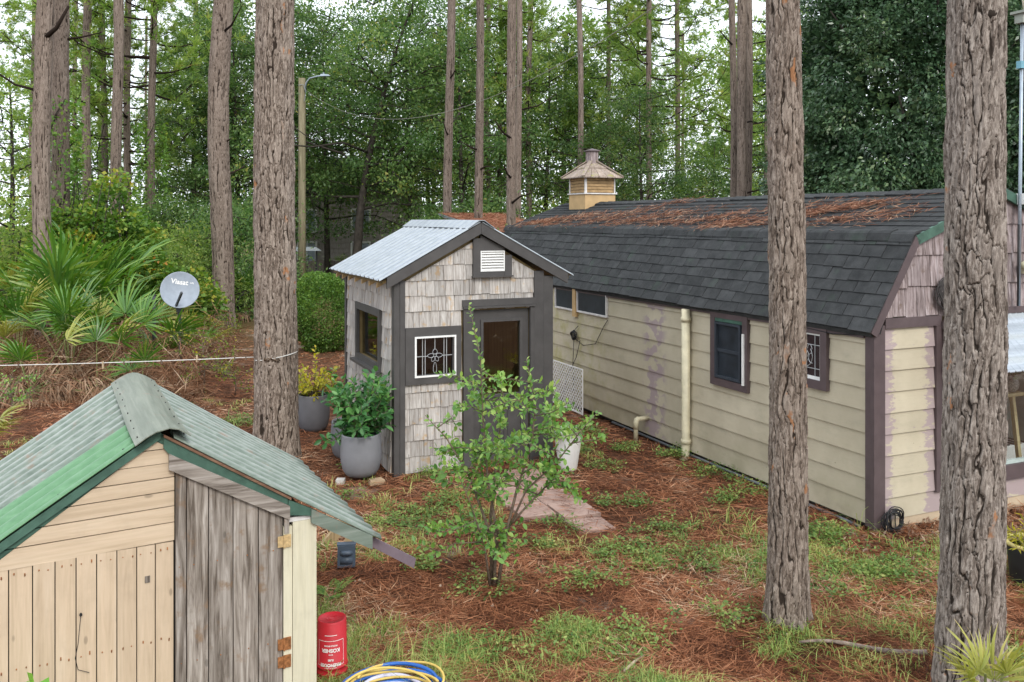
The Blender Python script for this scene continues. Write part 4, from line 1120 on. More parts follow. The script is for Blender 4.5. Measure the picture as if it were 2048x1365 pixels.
def hardwood(seed, H, spread, nl, n_leaf, L, base=.25, leafmat_=HARD, lean=0., clump=.42, r0=.16, sub=4, aspect=.5):
    rs = np.random.RandomState(seed); g = Geo(); tips = []
    tp = []
    for t in np.linspace(0, 1, 8):
        tp.append(np.array([lean * t * t * H + .25 * math.sin(2.5 * t + seed) * t, .2 * math.cos(3 * t + seed) * t, -.2 + (H * .92 + .2) * t]))
    g.tube(tp, [r0 * (1 - .85 * t) for t in np.linspace(0, 1, 8)], 8)
    for k in range(nl):
        f = base + (1 - base) * (k + rs.rand()) / nl * .97; i0 = min(6, int(f * 7)); fr = f * 7 - i0
        p0 = tp[i0] * (1 - fr) + tp[i0 + 1] * fr
        a = k * 2.4 + rs.uniform(-.6, .6); ln = spread * rs.uniform(.65, 1.15) * (1 - .55 * max(0, (f - .45)) / .55)
        d = np.array([math.cos(a), math.sin(a), rs.uniform(.05, .7)]); pts = [p0]
        for t in (.33, .66, 1.):
            pts.append(p0 + d * ln * t + np.array([0, 0, -.12 * t * t * ln]) + rs.normal(0, .07, 3) * ln)
        g.tube(pts, [r0 * .4 * (1 - f * .6), r0 * .28 * (1 - f * .6), r0 * .16, .012], 5)
        for q in range(sub):
            t = rs.uniform(.35, 1.); b = pts[1] + (pts[3] - pts[1]) * (t - .33) / .67
            e = b + rs.normal(0, .24, 3) * ln * np.array([1, 1, .7]); g.tube([b, (b + e) / 2 + rs.normal(0, .05, 3), e], [.022, .015, .007], 4, False); tips.append((e, rs.rand()))
        tips.append((pts[3], rs.rand()))
    tips.append((tp[-1], .5))
    m_ = len(tips); per = n_leaf // m_; TP = np.array([t[0] for t in tips]); TT = np.array([t[1] for t in tips])
    sz = clump * rs.uniform(.6, 1.3, (m_, 1))
    P = np.repeat(TP, per, 0) + rs.normal(0, 1, (m_ * per, 3)) * np.repeat(sz, per, 0) * np.array([1, 1, .62])
    ti = np.clip(np.repeat(TT, per) * .5 + rs.rand(m_ * per) * .55 - .02, 0, 1)
    V, F, tt = leaves(P, L * rs.uniform(.6, 1.25, m_ * per), rs, aspect, .5, None, 1., .12, ti)
    return g.mesh('trunk', BKO, True), np_mesh('crown', V, F, {'tint': tt}, leafmat_)

HW = [hardwood(41, 13, 3.8, 26, 15000, .16, .26, clump=.42), hardwood(42, 12, 3.6, 26, 14000, .16, .12, clump=.42), hardwood(43, 13.5, 4.2, 26, 15000, .16, .30, HARD, .16, clump=.42, r0=.22), hardwood(44, 11, 3.2, 24, 11000, .17, .08, LIGHTL, clump=.42),
      hardwood(45, 3.6, 1.9, 18, 9000, .12, .02, HARD, 0, .4, .06), hardwood(46, 3.2, 1.9, 18, 8000, .12, .02, LIGHTL, 0, .4, .05)]
def tree(k, px, Y, label, name='oak_tree', cat='tree', group=None, s=1., rz=None, sz=None):
    x = (px - 1024) / 1750 * Y
    t = T(name, label, cat, (x, Y, 0), RS.uniform(0, 6.28) if rz is None else rz, group)
    t.scale = (s, s, sz or s)
    tr = O('trunk', HW[k][0], t); O('crown', HW[k][1], t)
    return t
GH = 'broadleaf trees behind the yard'
tree(2, 712, 36, 'big dark oak with a trunk leaning right, behind the tin roof', 'oak_tree', 'tree', GH, 1.0, .1)
tree(0, 655, 42, 'dark leafy oak just right of the utility pole', 'oak_tree', 'tree', GH, 1.05)
tree(0, 820, 39, 'dark leafy oak left of the leaning pine behind the tin roof', 'oak_tree', 'tree', GH, 1.0)
tree(0, 530, 40, 'dark leafy oak hidden behind the clothesline pine', 'oak_tree', 'tree', GH, 1.0)
tree(0, 475, 39, 'dark oak filling the space between the two big left pines', 'oak_tree', 'tree', GH, .95)
tree(0, 380, 40, 'open crowned oak above the satellite dish', 'oak_tree', 'tree', GH, .85)
tree(3, 20, 30, 'light green leafy tree at the left edge of the woods', 'oak_tree', 'tree', GH, .8)
tree(1, 150, 38, 'dark leafy tree behind the vine mound', 'oak_tree', 'tree', GH, .62)
tree(1, 925, 36, 'dark oak filling the gap behind the shed peak', 'oak_tree', 'tree', GH, .95)
tree(0, 1090, 40, 'oak behind the left side of the cupola', 'oak_tree', 'tree', GH, .9)
tree(1, 1285, 33, 'mid green leafy tree right behind the cupola', 'oak_tree', 'tree', GH, .72)
tree(3, 1200, 44, 'light green tree far behind the cupola', 'sweetgum_tree', 'tree', GH, .95)
tree(3, 1400, 42, 'light green loose tree over the middle of the barn roof', 'sweetgum_tree', 'tree', GH, .62)
tree(0, 1425, 36, 'dark tree left of the group of three pines', 'oak_tree', 'tree', GH, .52)
tree(3, 1540, 46, 'light green tree glimpsed right of the three pines', 'sweetgum_tree', 'tree', GH, .9)
tree(3, 860, 50, 'light green tree far back between the dark oaks', 'sweetgum_tree', 'tree', GH, 1.1)
tree(3, 700, 52, 'light green tree far back above the leaning oak', 'sweetgum_tree', 'tree', GH, 1.25)
tree(3, 960, 45, 'light green tree behind the two straight middle pines', 'sweetgum_tree', 'tree', GH, 1.3)
tree(3, 1130, 56, 'light green tree far back above the cupola', 'sweetgum_tree', 'tree', GH, 1.6)
tree(3, 1480, 56, 'light green tree far back behind the group of three pines', 'sweetgum_tree', 'tree', GH, 1.5)
tree(2, 590, 50, 'tall dark oak far back behind the utility pole', 'oak_tree', 'tree', GH, 1.2)
tree(0, 890, 46, 'tall dark oak behind the leaning pine', 'oak_tree', 'tree', GH, 1.2)
tree(1, 460, 44, 'tall dark oak behind the broad dish side pine', 'oak_tree', 'tree', GH, 1.25)
tree(0, 1245, 43, 'mid green tree behind the bush at the cupola', 'oak_tree', 'tree', GH, .8)
tree(0, 1690, 31, 'dark oak right behind the left part of the huge glossy tree', 'oak_tree', 'tree', GH, .8)
tree(1, 1840, 32, 'dark oak behind the middle of the huge glossy tree', 'oak_tree', 'tree', GH, .9)
tree(0, 2010, 30, 'dark oak behind the nearest pine and the antenna mast', 'oak_tree', 'tree', GH, .9)
GB = 'bushes at the edge of the woods'
def bush(k, px, Y, label, s, sz=None): return tree(k, px, Y, label, 'bush', 'bush', GB, s, None, sz)
bush(4, 1090, 21.5, 'bright leafy bush growing between the rusty roof and the barn end', .8)
bush(4, 880, 28, 'dark low bush behind the tin roof', .9)
bush(4, 835, 28, 'dark low bush left of the leaning pine base', .7)
bush(5, 690, 44, 'loose green bush in front of the far grey house', .4)
bush(4, 475, 29, 'dark bush behind the clothesline pine', 1.0)
bush(5, 390, 27, 'light green bush left of the dish side pine', .85)
bush(5, 300, 27, 'light yellow green bush above the satellite dish', .85)
bush(5, 345, 25, 'light green bush right of the vine mound', .7)
bush(4, 480, 31, 'dark bush right of the dish side pine', 1.1)
bush(5, 25, 24, 'light green bush at the far left edge', 1.1)
bush(4, 345, 33, 'dark bush behind the slim pine over the dish', 1.1)
bush(4, 1330, 30, 'dark bush right of the cupola behind the barn ridge', 1.0)
bush(4, 1250, 27, 'leafy bush close behind the cupola', .95)
bush(5, 1130, 36, 'light bush seen through the slim trunks left of the cupola', 1.1)
bush(4, 970, 31, 'dark bush over the rusty roof', 1.1)

# the dark laurel over the right half of the barn roof: a dense wall of glossy leaves
def shell_leaves(rs, n, c, r, L, aspect, depth=.35, lumps=26, face=None, matr=None, name='crown', hang=0.):
    d = unit(rs.normal(0, 1, (n * 2, 3)))
    if face is not None:
        d = d[np.sum(d * np.asarray(face), 1) > -.45]
    d = d[:n]; n = len(d)
    LC = unit(rs.normal(0, 1, (lumps, 3))); q = np.max(d @ LC.T, 1); ID = np.argmax(d @ LC.T, 1)
    rad = .80 + .26 * np.clip((q - .8) / .2, 0, 1) ** .7 - depth * rs.rand(n) ** 2.2 + rs.normal(0, .02, n)
    P = np.asarray(c) + d * rad[:, None] * np.asarray(r)
    ti = np.clip(rs.rand(lumps)[ID] * .45 + rs.rand(n) * .6 - .05, 0, 1)
    D = d * .6 + np.array([0, 0, -hang])
    V, F, tt = leaves(P, L * rs.uniform(.6, 1.3, n), rs, aspect, .35, D, .7, .1, ti)
    return np_mesh(name, V, F, {'tint': tt}, matr)
def clump_crown(rs, c, r, nclump, per, L, aspect, face, matr, hang=.5, csz=(.35, .85)):
    d = unit(rs.normal(0, 1, (nclump * 3, 3))); d = d[np.sum(d * np.asarray(face), 1) > -.5][:nclump]; k = len(d)
    C0 = np.asarray(c) + d * (1.0 - .42 * rs.rand(k, 1) ** 1.6) * np.asarray(r); sz = rs.uniform(csz[0], csz[1], (k, 1)); tc = rs.rand(k)
    m_ = (per * (sz[:, 0] / np.mean(csz)) ** 1.7).astype(int); ix = np.repeat(np.arange(k), m_); N = len(ix)
    q = unit(rs.normal(0, 1, (N, 3))) * rs.uniform(.25, 1., (N, 1)) ** .6; q[:, 2] *= .75
    P = C0[ix] + q * sz[ix] - np.array([0, 0, .35]) * sz[ix] * (q[:, :1] ** 2 + q[:, 1:2] ** 2)
    D = q * np.array([1, 1, .4]) + d[ix] * .5 + np.array([0, 0, -hang])
    V, F, tt = leaves(P, L * rs.uniform(.55, 1.3, N), rs, aspect, .4, D, .55, .1, np.clip(tc[ix] * .5 + rs.rand(N) * .5 + .12 * q[:, 2], 0, 1))
    return np_mesh('crown', V, F, {'tint': tt}, matr)
def joined(name, meshes, matr):
    V = []; F = []; tt = []; o = 0
    for me in meshes:
        v = np.empty(len(me.vertices) * 3, dtype=np.float32); me.vertices.foreach_get('co', v); f = np.empty(len(me.loops), dtype=np.int32); me.loops.foreach_get('vertex_index', f)
        a = np.empty(len(me.vertices), dtype=np.float32); me.attributes['tint'].data.foreach_get('value', a)
        V.append(v.reshape(-1, 3)); F.append(f.reshape(-1, 4) + o); tt.append(a); o += len(me.vertices); bpy.data.meshes.remove(me)
    return np_mesh(name, np.concatenate(V), np.concatenate(F), {'tint': np.concatenate(tt)}, matr)
rs = np.random.RandomState(77)
laurel = T('laurel_tree', 'huge dark glossy evergreen tree looming over the right half of the barn roof', 'tree', (10.7, 23, 0))
g = Geo()
for k in range(16):
    a = k * 2.4; e = Vector((math.cos(a) * 3.2, math.sin(a) * 2.4, 3 + k * .45)); g.tube([(0, 0, 1.2 + k * .3), e * .5 + Vector((0, 0, 1.5 + k * .1)), e], [.09, .06, .015], 5)
g.tube([(0, 0, -.2), (.1, 0, 3), (-.1, .1, 6), (0, 0, 9)], [.3, .24, .16, .05], 9); g.obj('trunk', BKO, laurel, True)
O('crown', joined('crown', [clump_crown(rs, (0, 0, 6.0), (3.7, 2.9, 5.7), 420, 300, .13, .44, (-.2, -1, 0), DARKL), shell_leaves(rs, 26000, (0, .3, 6.0), (2.7, 2.0, 4.8), .24, .6, .5, 50, (-.2, -1, 0), DARKL, 'crown', .35)], DARKL), laurel)
rs = np.random.RandomState(78)
l2 = T('laurel_tree', 'dark evergreen tree at the right edge behind the barn gable', 'tree', (14.2, 21, 0))
g = Geo(); g.tube([(0, 0, -.2), (.1, 0, 3), (0, 0, 8)], [.25, .2, .06], 9); g.obj('trunk', BKO, l2, True)
O('crown', clump_crown(rs, (0, 0, 5.4), (2.9, 2.5, 5.3), 240, 240, .14, .46, (-.3, -1, 0), DARKL), l2)

# the vine-smothered mound on the left
rs = np.random.RandomState(79)
vine = T('vine_mound', 'mound of grape vines smothering a bush below the left pines, some leaves yellow', 'vines', (W(190, 700)[0] * 1.25, 24.0, 0))
x_ = (195 - 1024) / 1750 * 24; vine.location = (x_, 24, 0)
vl = [clump_crown(rs, c_, r_, k_, 150, .125, .85, (0, -1, 0), VINEL, .35, (.25, .6)) for k_, c_, r_ in ((70, (0, 0, 1.4), (1.45, 1.2, 2.5)), (55, (-.9, .3, 1.0), (1.2, 1.0, 2.4)), (50, (1.0, .2, .9), (1.2, 1.0, 2.0)), (30, (.35, .3, 2.4), (.8, .8, 2.0)), (40, (2.0, -.2, .4), (1.3, .9, 1.6)), (45, (-2.4, -.3, .3), (1.6, .9, 1.8)))]
O('leaves', joined('leaves', vl, VINEL), vine)
g = Geo()
for k in range(14):
    a = k * 2.4; g.tube([(.3 * math.cos(a), .3 * math.sin(a), 0), (1.0 * math.cos(a), .9 * math.sin(a), 2.0), (.6 * math.cos(a + .5), .5 * math.sin(a + .5), 4.2)], [.03, .02, .01], 5)
g.obj('stems', BKO, vine)
def climbing(label, px, Y, r, z0, z1, n, seed):
    rs = np.random.RandomState(seed); a = rs.rand(n) * 6.283; z = rs.uniform(z0, z1, n); rr = r * (1 + .9 * fbm(a * 2, z * 1.2, 2)) * rs.uniform(.75, 1.15, n)
    P = np.stack([rr * np.cos(a), rr * np.sin(a), z], 1); D = np.stack([np.cos(a), np.sin(a), -.6 * np.ones(n)], 1)
    V, F, tt = leaves(P, .12 * rs.uniform(.6, 1.3, n), rs, .8, .3, D, .6, .1, np.clip(fbm(a * 2 + 7, z * .9, 2) * .6 + rs.rand(n) * .45 - .05, 0, 1))
    t = T('climbing_vine', label, 'vine', ((px - 1024) / 1750 * Y, Y, 0)); O('leaves', np_mesh('leaves', V, F, {'tint': tt}, VINEL), t)
    g = Geo(); g.tube([(r * .7 * math.cos(q), r * .7 * math.sin(q), z0 + (z1 - z0) * q / 12) for q in range(13)], .02, 5); g.obj('stem', BKO, t)
climbing('vine climbing the pine trunk that overlaps the far left pine', 121, 24, .34, 1.5, 6.5, 1700, 5)
climbing('vine leaves on the lower part of the far left pine trunk', 89, 21, .26, 1.0, 2.6, 500, 6)
climbing('ivy on the top of the slim trunk above the vine mound', 208, 37, .4, 2, 14, 2600, 7)
climbing('leafy vine on the slim pine above the satellite dish', 304, 34, .36, 1, 7, 2000, 8)

# far woods, read as one mass
rs = np.random.RandomState(90)
nc_ = 3000; per = 34
az = rs.uniform(-.80, .80, nc_); dist = rs.uniform(56, 120, nc_)
zc_ = np.where(rs.rand(nc_) < .5, np.abs(rs.normal(0, 1, nc_)) * 3.6, 34 * rs.rand(nc_))
kp = (zc_ < 7) | (rs.rand(nc_) < np.where((az > -.50) & (az < -.32), .5, 1.0)); az, dist, zc_ = az[kp], dist[kp], zc_[kp]; nc_ = len(az); tc_ = rs.rand(nc_); C0 = np.stack([np.sin(az) * dist, np.cos(az) * dist, zc_], 1)
P = np.repeat(C0, per, 0) + rs.normal(0, 1, (nc_ * per, 3)) * np.array([1.15, 1.15, .8]) * np.repeat(rs.uniform(.6, 1.5, (nc_, 1)), per, 0); n = len(P)
V, F, tt = leaves(P, .36 * rs.uniform(.5, 1.4, n), rs, .5, .5, None, 1, .1, np.clip(np.repeat(tc_, per) * .6 + rs.rand(n) * .5 - .05, 0, 1))
tag(O('far_woods', np_mesh('far_woods', V, F, {'tint': tt}, LIGHTL)), 'light green far woods closing the view behind the yard', 'woods', None, 'stuff')
GD = 'thin pines deep in the woods'
for k in range(22):
    px = -20 + k * 98 + RS.uniform(-30, 30); Y = RS.uniform(52, 85)
    if 560 < px < 850 or 1600 < px < 1900: continue
    mid_pine(px, Y, RS.uniform(5, 7), 'thin distant pine trunk among the light green far woods', GD, k, k % 3, RS.uniform(-.01, .01), 0)
# woods behind the camera (they show in the window panes)
for k in range(7):
    tree(k % 3, 0, -14 - 3 * (k % 2), 'broadleaf tree of the woods on the near side of the yard', 'oak_tree', 'tree', 'trees on the near side of the yard', .95).location = (-16 + 5.5 * k, -15 - 3 * (k % 3), 0)

# ------------------------------------------------------------------ saw palmettos
def frond_mesh(seed, R, nseg, arc, droop, dead=False, matr=None):
    rs = np.random.RandomState(seed); V = []; F = []; tint = []
    for k in range(nseg):
        a = (k / (nseg - 1) - .5) * arc + rs.uniform(-.04, .04); ln = R * (1 - .25 * abs(a) / (arc / 2)) * rs.uniform(.85, 1.1); w0 = R * .0235 * (.75 if dead else 1.) 
        d = np.array([math.sin(a), math.cos(a), 0]); s = np.array([math.cos(a), -math.sin(a), 0]); tw = rs.uniform(-.45, .45) if dead else rs.uniform(-.22, .22) + .28 * (k % 2 * 2 - 1); kink = rs.uniform(.45, .85); dr = droop * rs.uniform(.2, 1.6)
        s2 = s * math.cos(tw) + np.array([0, 0, 1]) * math.sin(tw); b = len(V); t0 = rs.rand(); lf = rs.normal(0, .05)
        for t, wf in ((.04, .2), (.35, 1.), (.62, .9), (.84, .45), (1., .03)):
            z = .16 * math.sin(2.2 * t) * R * (1 - .5 * abs(a)) + lf * t * R - dr * R * max(0, t - kink * .5) ** 1.6 * 2; out = ln * t * (1 - .3 * dr * max(0, t - .4))
            c_ = d * out + np.array([0, 0, z]) + rs.normal(0, .004 + (.022 if dead else 0), 3) * R
            V += [c_ - s2 * w0 * wf, c_ + s2 * w0 * wf]; tint += [np.clip(t0 * .6 + t * .3 + (.25 if t == 1. else 0), 0, 1)] * 2
        for i in range(4): F.append([b + 2 * i, b + 2 * i + 1, b + 2 * i + 3, b + 2 * i + 2])
    return np_mesh('frond', np.array(V), np.array(F), {'tint': np.array(tint)}, matr)
PALM = leafmat('palmetto_leaf', [(.0, (.035, .11, .018)), (.45, (.085, .195, .028)), (.75, (.17, .27, .04)), (.92, (.30, .33, .07)), (1., (.44, .36, .13))], .34, .55, .25, .5)
PALMY = leafmat('yellowed_palmetto_leaf', [(.0, (.22, .26, .05)), (.6, (.38, .38, .09)), (.9, (.50, .42, .17)), (1., (.55, .36, .16))], .45, .35, .3, .25)
DEAD = leafmat('dead_palmetto_leaf', [(.0, (.15, .08, .045)), (.5, (.29, .185, .115)), (.85, (.42, .31, .22)), (1., (.60, .50, .40))], .85, .15, .15, .35)
PET = plain('palmetto_petiole', (.16, .18, .06), .6, .3, 0, .3, 20)
FR = [frond_mesh(100 + k, .66, 26, 3.5, .10, False, PALM) for k in range(4)] 
FY = [frond_mesh(110 + k, .64, 22, 2.7, .10, False, PALMY) for k in range(2)]
FD = [frond_mesh(120 + k, .55, 18, 2.6, 1.5, True, DEAD) for k in range(3)]
STEM = Geo().tube([(0, 0, 0), (0, .5, 0), (0, 1, .03)], [.011, .009, .007], 5).mesh('petiole', PET)
def palmetto(x, y, label, s, nf, nd, seed, yel=0, z=0., lo=.35, hi=1.35, gr='saw palmettos below the woods', face=None, hd=.0):
    rs = np.random.RandomState(seed); t = T('palmetto', label, 'palmetto', (x, y, z), 0, gr)
    g = Geo(); g.tube([(0, 0, -.05), (.02, 0, .12 * s), (.03, .02, .22 * s)], [.09 * s, .08 * s, .05 * s], 8); g.obj('crown_base', TWIG, t)
    for k in range(nf + nd):
        dead = k >= nf
        a = k * 2.4 + rs.uniform(-.4, .4) if face is None else face + rs.uniform(-1.1, 1.1)
        el = rs.uniform(lo, hi) if not dead else rs.uniform(-.2, .5)
        ln = s * (rs.uniform(.6, 1.0) if not dead else rs.uniform(.35, .65))
        d = Vector((math.cos(a) * math.cos(el), math.sin(a) * math.cos(el), math.sin(el)))
        q = d.to_track_quat('Y', 'Z'); b = Vector((0, 0, .15 * s))
        pe = O('petiole', STEM, t, b, q.to_euler(), (1, ln, 1))
        d2 = Vector((math.cos(a) * math.cos(el * .75), math.sin(a) * math.cos(el * .75), math.sin(el * .75) - (.5 if dead else 0.)))
        q2 = d2.to_track_quat('Y', 'Z')
        me = FD[k % 3] if dead else (FY[k % 2] if k < yel else FR[k % 4])
        O('frond', me, t, b + d * ln, (q2.to_matrix() @ Matrix.Rotation(rs.uniform(-.5, .5), 3, 'Y')).to_euler(), (s * rs.uniform(.85, 1.15),) * 3)
    return t
PLM = [(115, 735, 'tall green palmetto left of the middle of the thicket, upright fans', 1.8, 11, 6, 0), (35, 745, 'yellowing palmetto at the left edge of the thicket', 1.3, 8, 5, 4), (155, 700, 'tallest palmetto with fans rising above the vines', 2.05, 10, 4, 0),
       (140, 770, 'palmetto with a star shaped fan facing the yard', 1.3, 10, 9, 1), (245, 760, 'palmetto with a skirt of dead fronds left of the dish', 1.4, 7, 11, 2), (60, 800, 'mostly dead palmetto above the clothesline at far left', 1.05, 3, 9, 1),
       (335, 745, 'small palmetto with dry tips in front of the dish pole', .8, 6, 5, 2), (385, 735, 'yellow green palmetto right below the satellite dish', .85, 7, 4, 3), (325, 640, 'palmetto behind and left of the dish', 1.2, 7, 2, 1),
       (400, 640, 'dark green palmetto behind the dish near the broad pine', 1.35, 9, 2, 0), (490, 640, 'palmetto with dead fronds right of the broad pine', 1.2, 6, 7, 1), (195, 795, 'dry palmetto stump with hanging dead fans', .95, 2, 10, 0), (280, 800, 'dead palmetto right of the hanging dead fans, by the sapling', .9, 2, 9, 0), (5, 690, 'green palmetto cut by the left picture edge', 1.3, 8, 3, 1), (225, 690, 'green palmetto behind the star shaped fan', 1.3, 9, 3, 0)]
for k, (px, py, lb, s, nf, nd, ye) in enumerate(PLM):
    x, y = W(px, py); palmetto(x, y, lb, s * 1.0, nf, int(nd * 1.7) + 2, 200 + k, ye, 0., .55 if s > 1.2 else .3, 1.5)
palmetto(.0, 0, 'yellow tipped palmetto leaf at the foot of the nearest pine', .43, 5, 0, 300, 5, -.1, .9, 1.5, 'palmetto tips in the foreground', None).location = (2.62, 4.78, .32)
palmetto(.0, 0, 'bright yellow green palmetto fan at the left edge beside the bricks', .6, 4, 0, 301, 4, -.1, .1, .7, 'palmetto tips in the foreground', 0.3).location = (-6.9, 10.9, .25)

# dry thatch under the palmettos
rs = np.random.RandomState(91); n = 26000
px = rs.uniform(-60, 470, n); py = rs.uniform(690, 830, n) - 90 * rs.rand(n) * (px < 330); Yq = EYE * 1750 / (np.maximum(py, 600) - 440); Xq = (px - 1024) / 1750 * Yq
mk = ~((px > 400) & (py > 760)); Xq, Yq = Xq[mk], Yq[mk]; n = len(Xq)
P = np.stack([Xq, Yq, np.abs(rs.normal(0, .36, n))], 1); D = rs.normal(0, 1, (n, 3)); D[:, 2] = D[:, 2] * .8 - .2
V, F, tt = leaves(P, .42 * rs.uniform(.4, 1.3, n), rs, .035, .2, unit(D), .1, .02, rs.rand(n))
tag(O('dry_thatch', np_mesh('dry_thatch', V, F, {'tint': tt}, leafmat('thatch_straw', [(.0, (.07, .034, .02)), (.5, (.20, .10, .055)), (.85, (.32, .19, .115)), (1., (.46, .35, .25))], .9, .1, .1, 0))), 'tangle of dead fronds and stems under the palmettos', 'thatch', None, 'stuff')

# ------------------------------------------------------------------ shrubs, saplings, potted plants
rs = np.random.RandomState(92)
x, y = W(645, 702); az_ = T('azalea', 'round green azalea bush left of the garden shed', 'bush', (x, y, 0))
AZL = leafmat('azalea_leaves', [(.0, (.05, .12, .025)), (.5, (.12, .225, .04)), (.85, (.22, .32, .06)), (1., (.33, .38, .09))], .5, .3, .3, 0)
O('leaves', shell_leaves(rs, 21000, (0, 0, .92), (.82, .75, 1.0), .06, .5, .42, 26, (0, -1, .2), AZL, 'leaves', -.2), az_)
g = Geo()
for k in range(18):
    a = k * 2.4; g.tube([(.05 * math.cos(a), .05 * math.sin(a), 0), (.4 * math.cos(a), .4 * math.sin(a), .6), (.62 * math.cos(a), .6 * math.sin(a), 1.2)], [.016, .011, .005], 4)
g.obj('stems', TWIG, az_)

def shrub(t, rs, stems, L, aspect, leafm, per=.028, name='leaves', stemmat=TWIG, cluster=None):
    """stems: list of (pts, r0); leaves alternate along the twigs"""
    g = Geo(); P = []; D = []
    for pts, r0, bare in stems:
        pts = [np.array(p, float) for p in pts]; n = len(pts)
        g.tube(pts, [r0 * (1 - .85 * k / (n - 1)) for k in range(n)], 6)
        seg = [np.linalg.norm(pts[k + 1] - pts[k]) for k in range(n - 1)]; tot = sum(seg); s = bare * tot; side = 0
        while s < tot:
            q = s; k = 0
            while k < n - 2 and q > seg[k]: q -= seg[k]; k += 1
            d = unit(pts[k + 1] - pts[k]); b = pts[k] + d * q
            pr = np.cross(d, [0.3, .2, 1.]); pr = unit(pr) if np.linalg.norm(pr) > .05 else np.array([1., 0, 0])
            side += 2.4; pr2 = np.cross(d, pr)
            P.append(b); D.append(d * .7 + (pr * math.cos(side) + pr2 * math.sin(side)) * 1.0 + np.array([0, 0, .15])); s += per * rs.uniform(.6, 1.4)
    P = np.array(P); D = unit(np.array(D)); n = len(P)
    # broad leaves of six points
    l = (L * rs.uniform(.6, 1.2, n))[:, None]; d = unit(D + rs.normal(0, .25, (n, 3))); nn = rs.normal(0, .5, (n, 3)) + np.array([0, -.25, 1.]); nn = unit(nn - d * np.sum(nn * d, 1, keepdims=True)); s_ = np.cross(d, nn) * l * aspect * .5
    P = P + d * l * .08
    V = np.stack([P, P + d * l * .32 + s_ * .9 + nn * l * .06, P + d * l * .68 + s_ * .85 + nn * l * .05, P + d * l - nn * l * .06, P + d * l * .68 - s_ * .85 + nn * l * .05, P + d * l * .32 - s_ * .9 + nn * l * .06], 1).reshape(-1, 3)
    b = np.arange(n)[:, None] * 6
    F = np.concatenate([b + np.array([[0, 1, 2, 3]]), b + np.array([[0, 3, 4, 5]])], 0)
    O(name, np_mesh(name, V, F, {'tint': np.repeat(np.clip(rs.rand(n) * .8 + .2 * (P[:, 2] - P[:, 2].min()) / max(.1, np.ptp(P[:, 2])), 0, 1), 6)}, leafm), t)
    return g.obj('stems', stemmat, t, True)

SAPL = leafmat('sapling_leaves', [(.0, (.07, .19, .04)), (.5, (.17, .32, .065)), (.85, (.29, .42, .10)), (1., (.44, .50, .18))], .42, .4, .3, 0)
rs = np.random.RandomState(93)
x, y = W(988, 1178); sap = T('sapling', 'slender leafy sapling standing in front of the garden shed door', 'shrub', (x, y, 0))
st = []
mains = [((0, 0, 0), (.02, .02, .5), (-.06, .03, 1.0), (-.10, .06, 1.5), (-.12, .05, 2.0), (-.22, .04, 2.47)), ((.02, .02, 0), (-.05, .06, .5), (-.22, .1, .95), (-.42, .05, 1.3), (-.6, .02, 1.5)), ((.03, 0, 0), (.10, .03, .45), (.20, .05, .85), (.33, .03, 1.25), (.36, 0, 1.6), (.28, -.03, 2.0)),
         ((-.02, .03, 0), (-.03, .1, .6), (.02, .16, 1.1), (.08, .2, 1.6), (.05, .2, 1.85)), ((.10, .03, .45), (.28, .02, .85), (.55, -.04, 1.12), (.78, -.06, 1.42), (.9, -.05, 1.55)), ((-.03, -.02, 0), (-.08, -.08, .4), (-.2, -.16, .8), (-.34, -.2, 1.15)), ((.10, .03, .5), (.3, .1, .7), (.5, .12, .9), (.68, .1, 1.0))]
for q, mn in enumerate(mains):
    st.append((mn, .017 if q < 4 else .012, .42 if q < 4 else .3))
    for k in range(11 if q < 4 else 6):
        f = rs.uniform(.36, .86); i0 = min(len(mn) - 2, int(f * (len(mn) - 1))); fr = f * (len(mn) - 1) - i0; b = np.array(mn[i0]) * (1 - fr) + np.array(mn[i0 + 1]) * fr
        a = rs.rand() * 6.283; ln = rs.uniform(.18, .5) * (1.15 - .55 * max(0, f - .4)); d = np.array([math.cos(a), math.sin(a), rs.uniform(-.25, .6)]); d[0] *= 1.15
        p1 = b + d * ln * .5 + rs.normal(0, .02, 3); p2 = b + d * ln + np.array([0, 0, -.05 * ln + rs.normal(0, .04)]); st.append(((b, p1, p2), .006, .12))
        for r in range(2):
            b2 = p1 if r == 0 else (p1 + p2) / 2; d2 = unit(d + rs.normal(0, .7, 3)); st.append(((b2, b2 + d2 * ln * .25, b2 + d2 * ln * .5), .004, .1))
for k in range(16):
    a = rs.rand() * 6.283; z = rs.uniform(.32, .62); d = np.array([math.cos(a), math.sin(a), rs.uniform(-.4, .4)]); b = np.array([.03, 0, z]); st.append(((b, b + d * .12, b + d * .24), .005, .1))
shrub(sap, rs, st, .060, .60, SAPL, .0225)

CAM_ = leafmat('camellia_leaves', [(.0, (.03, .11, .035)), (.5, (.065, .19, .055)), (.85, (.12, .29, .075)), (1., (.28, .44, .09))], .36, .5, .25, 0)
CLAY = plain('grey_glazed_planter', (.19, .195, .21), .55, .35, 0, .1, 5, .08)
SOIL = plain('potting_soil', (.05, .035, .025), .95, .1, 0, .4, 30, .5)
def pot(label, px, py, R, Hh, prof, matp, grp, cat='planter'):
    x, y = W(px, py); t = T('planter', label, cat, (x, y, .0), 0, grp)
    g = Geo(); g.lathe([(R * a, Hh * b) for a, b in prof], 40); g.F.append(list(range(40))[::-1]); g.obj('shell', matp, t, True)
    r_in = R * prof[-1][0]; zt = Hh * prof[-1][1]
    g = Geo(); g.lathe([(.001, zt - .05), (r_in + .002, zt - .05)], 30); g.obj('soil', SOIL, t)
    return t
EGG = [(.52, 0), (.72, .04), (.88, .16), (.97, .36), (1.0, .55), (.97, .78), (.93, .97), (.92, 1.0), (.87, 1.0), (.86, .94)]
GPL = 'grey rounded planters beside the garden shed'
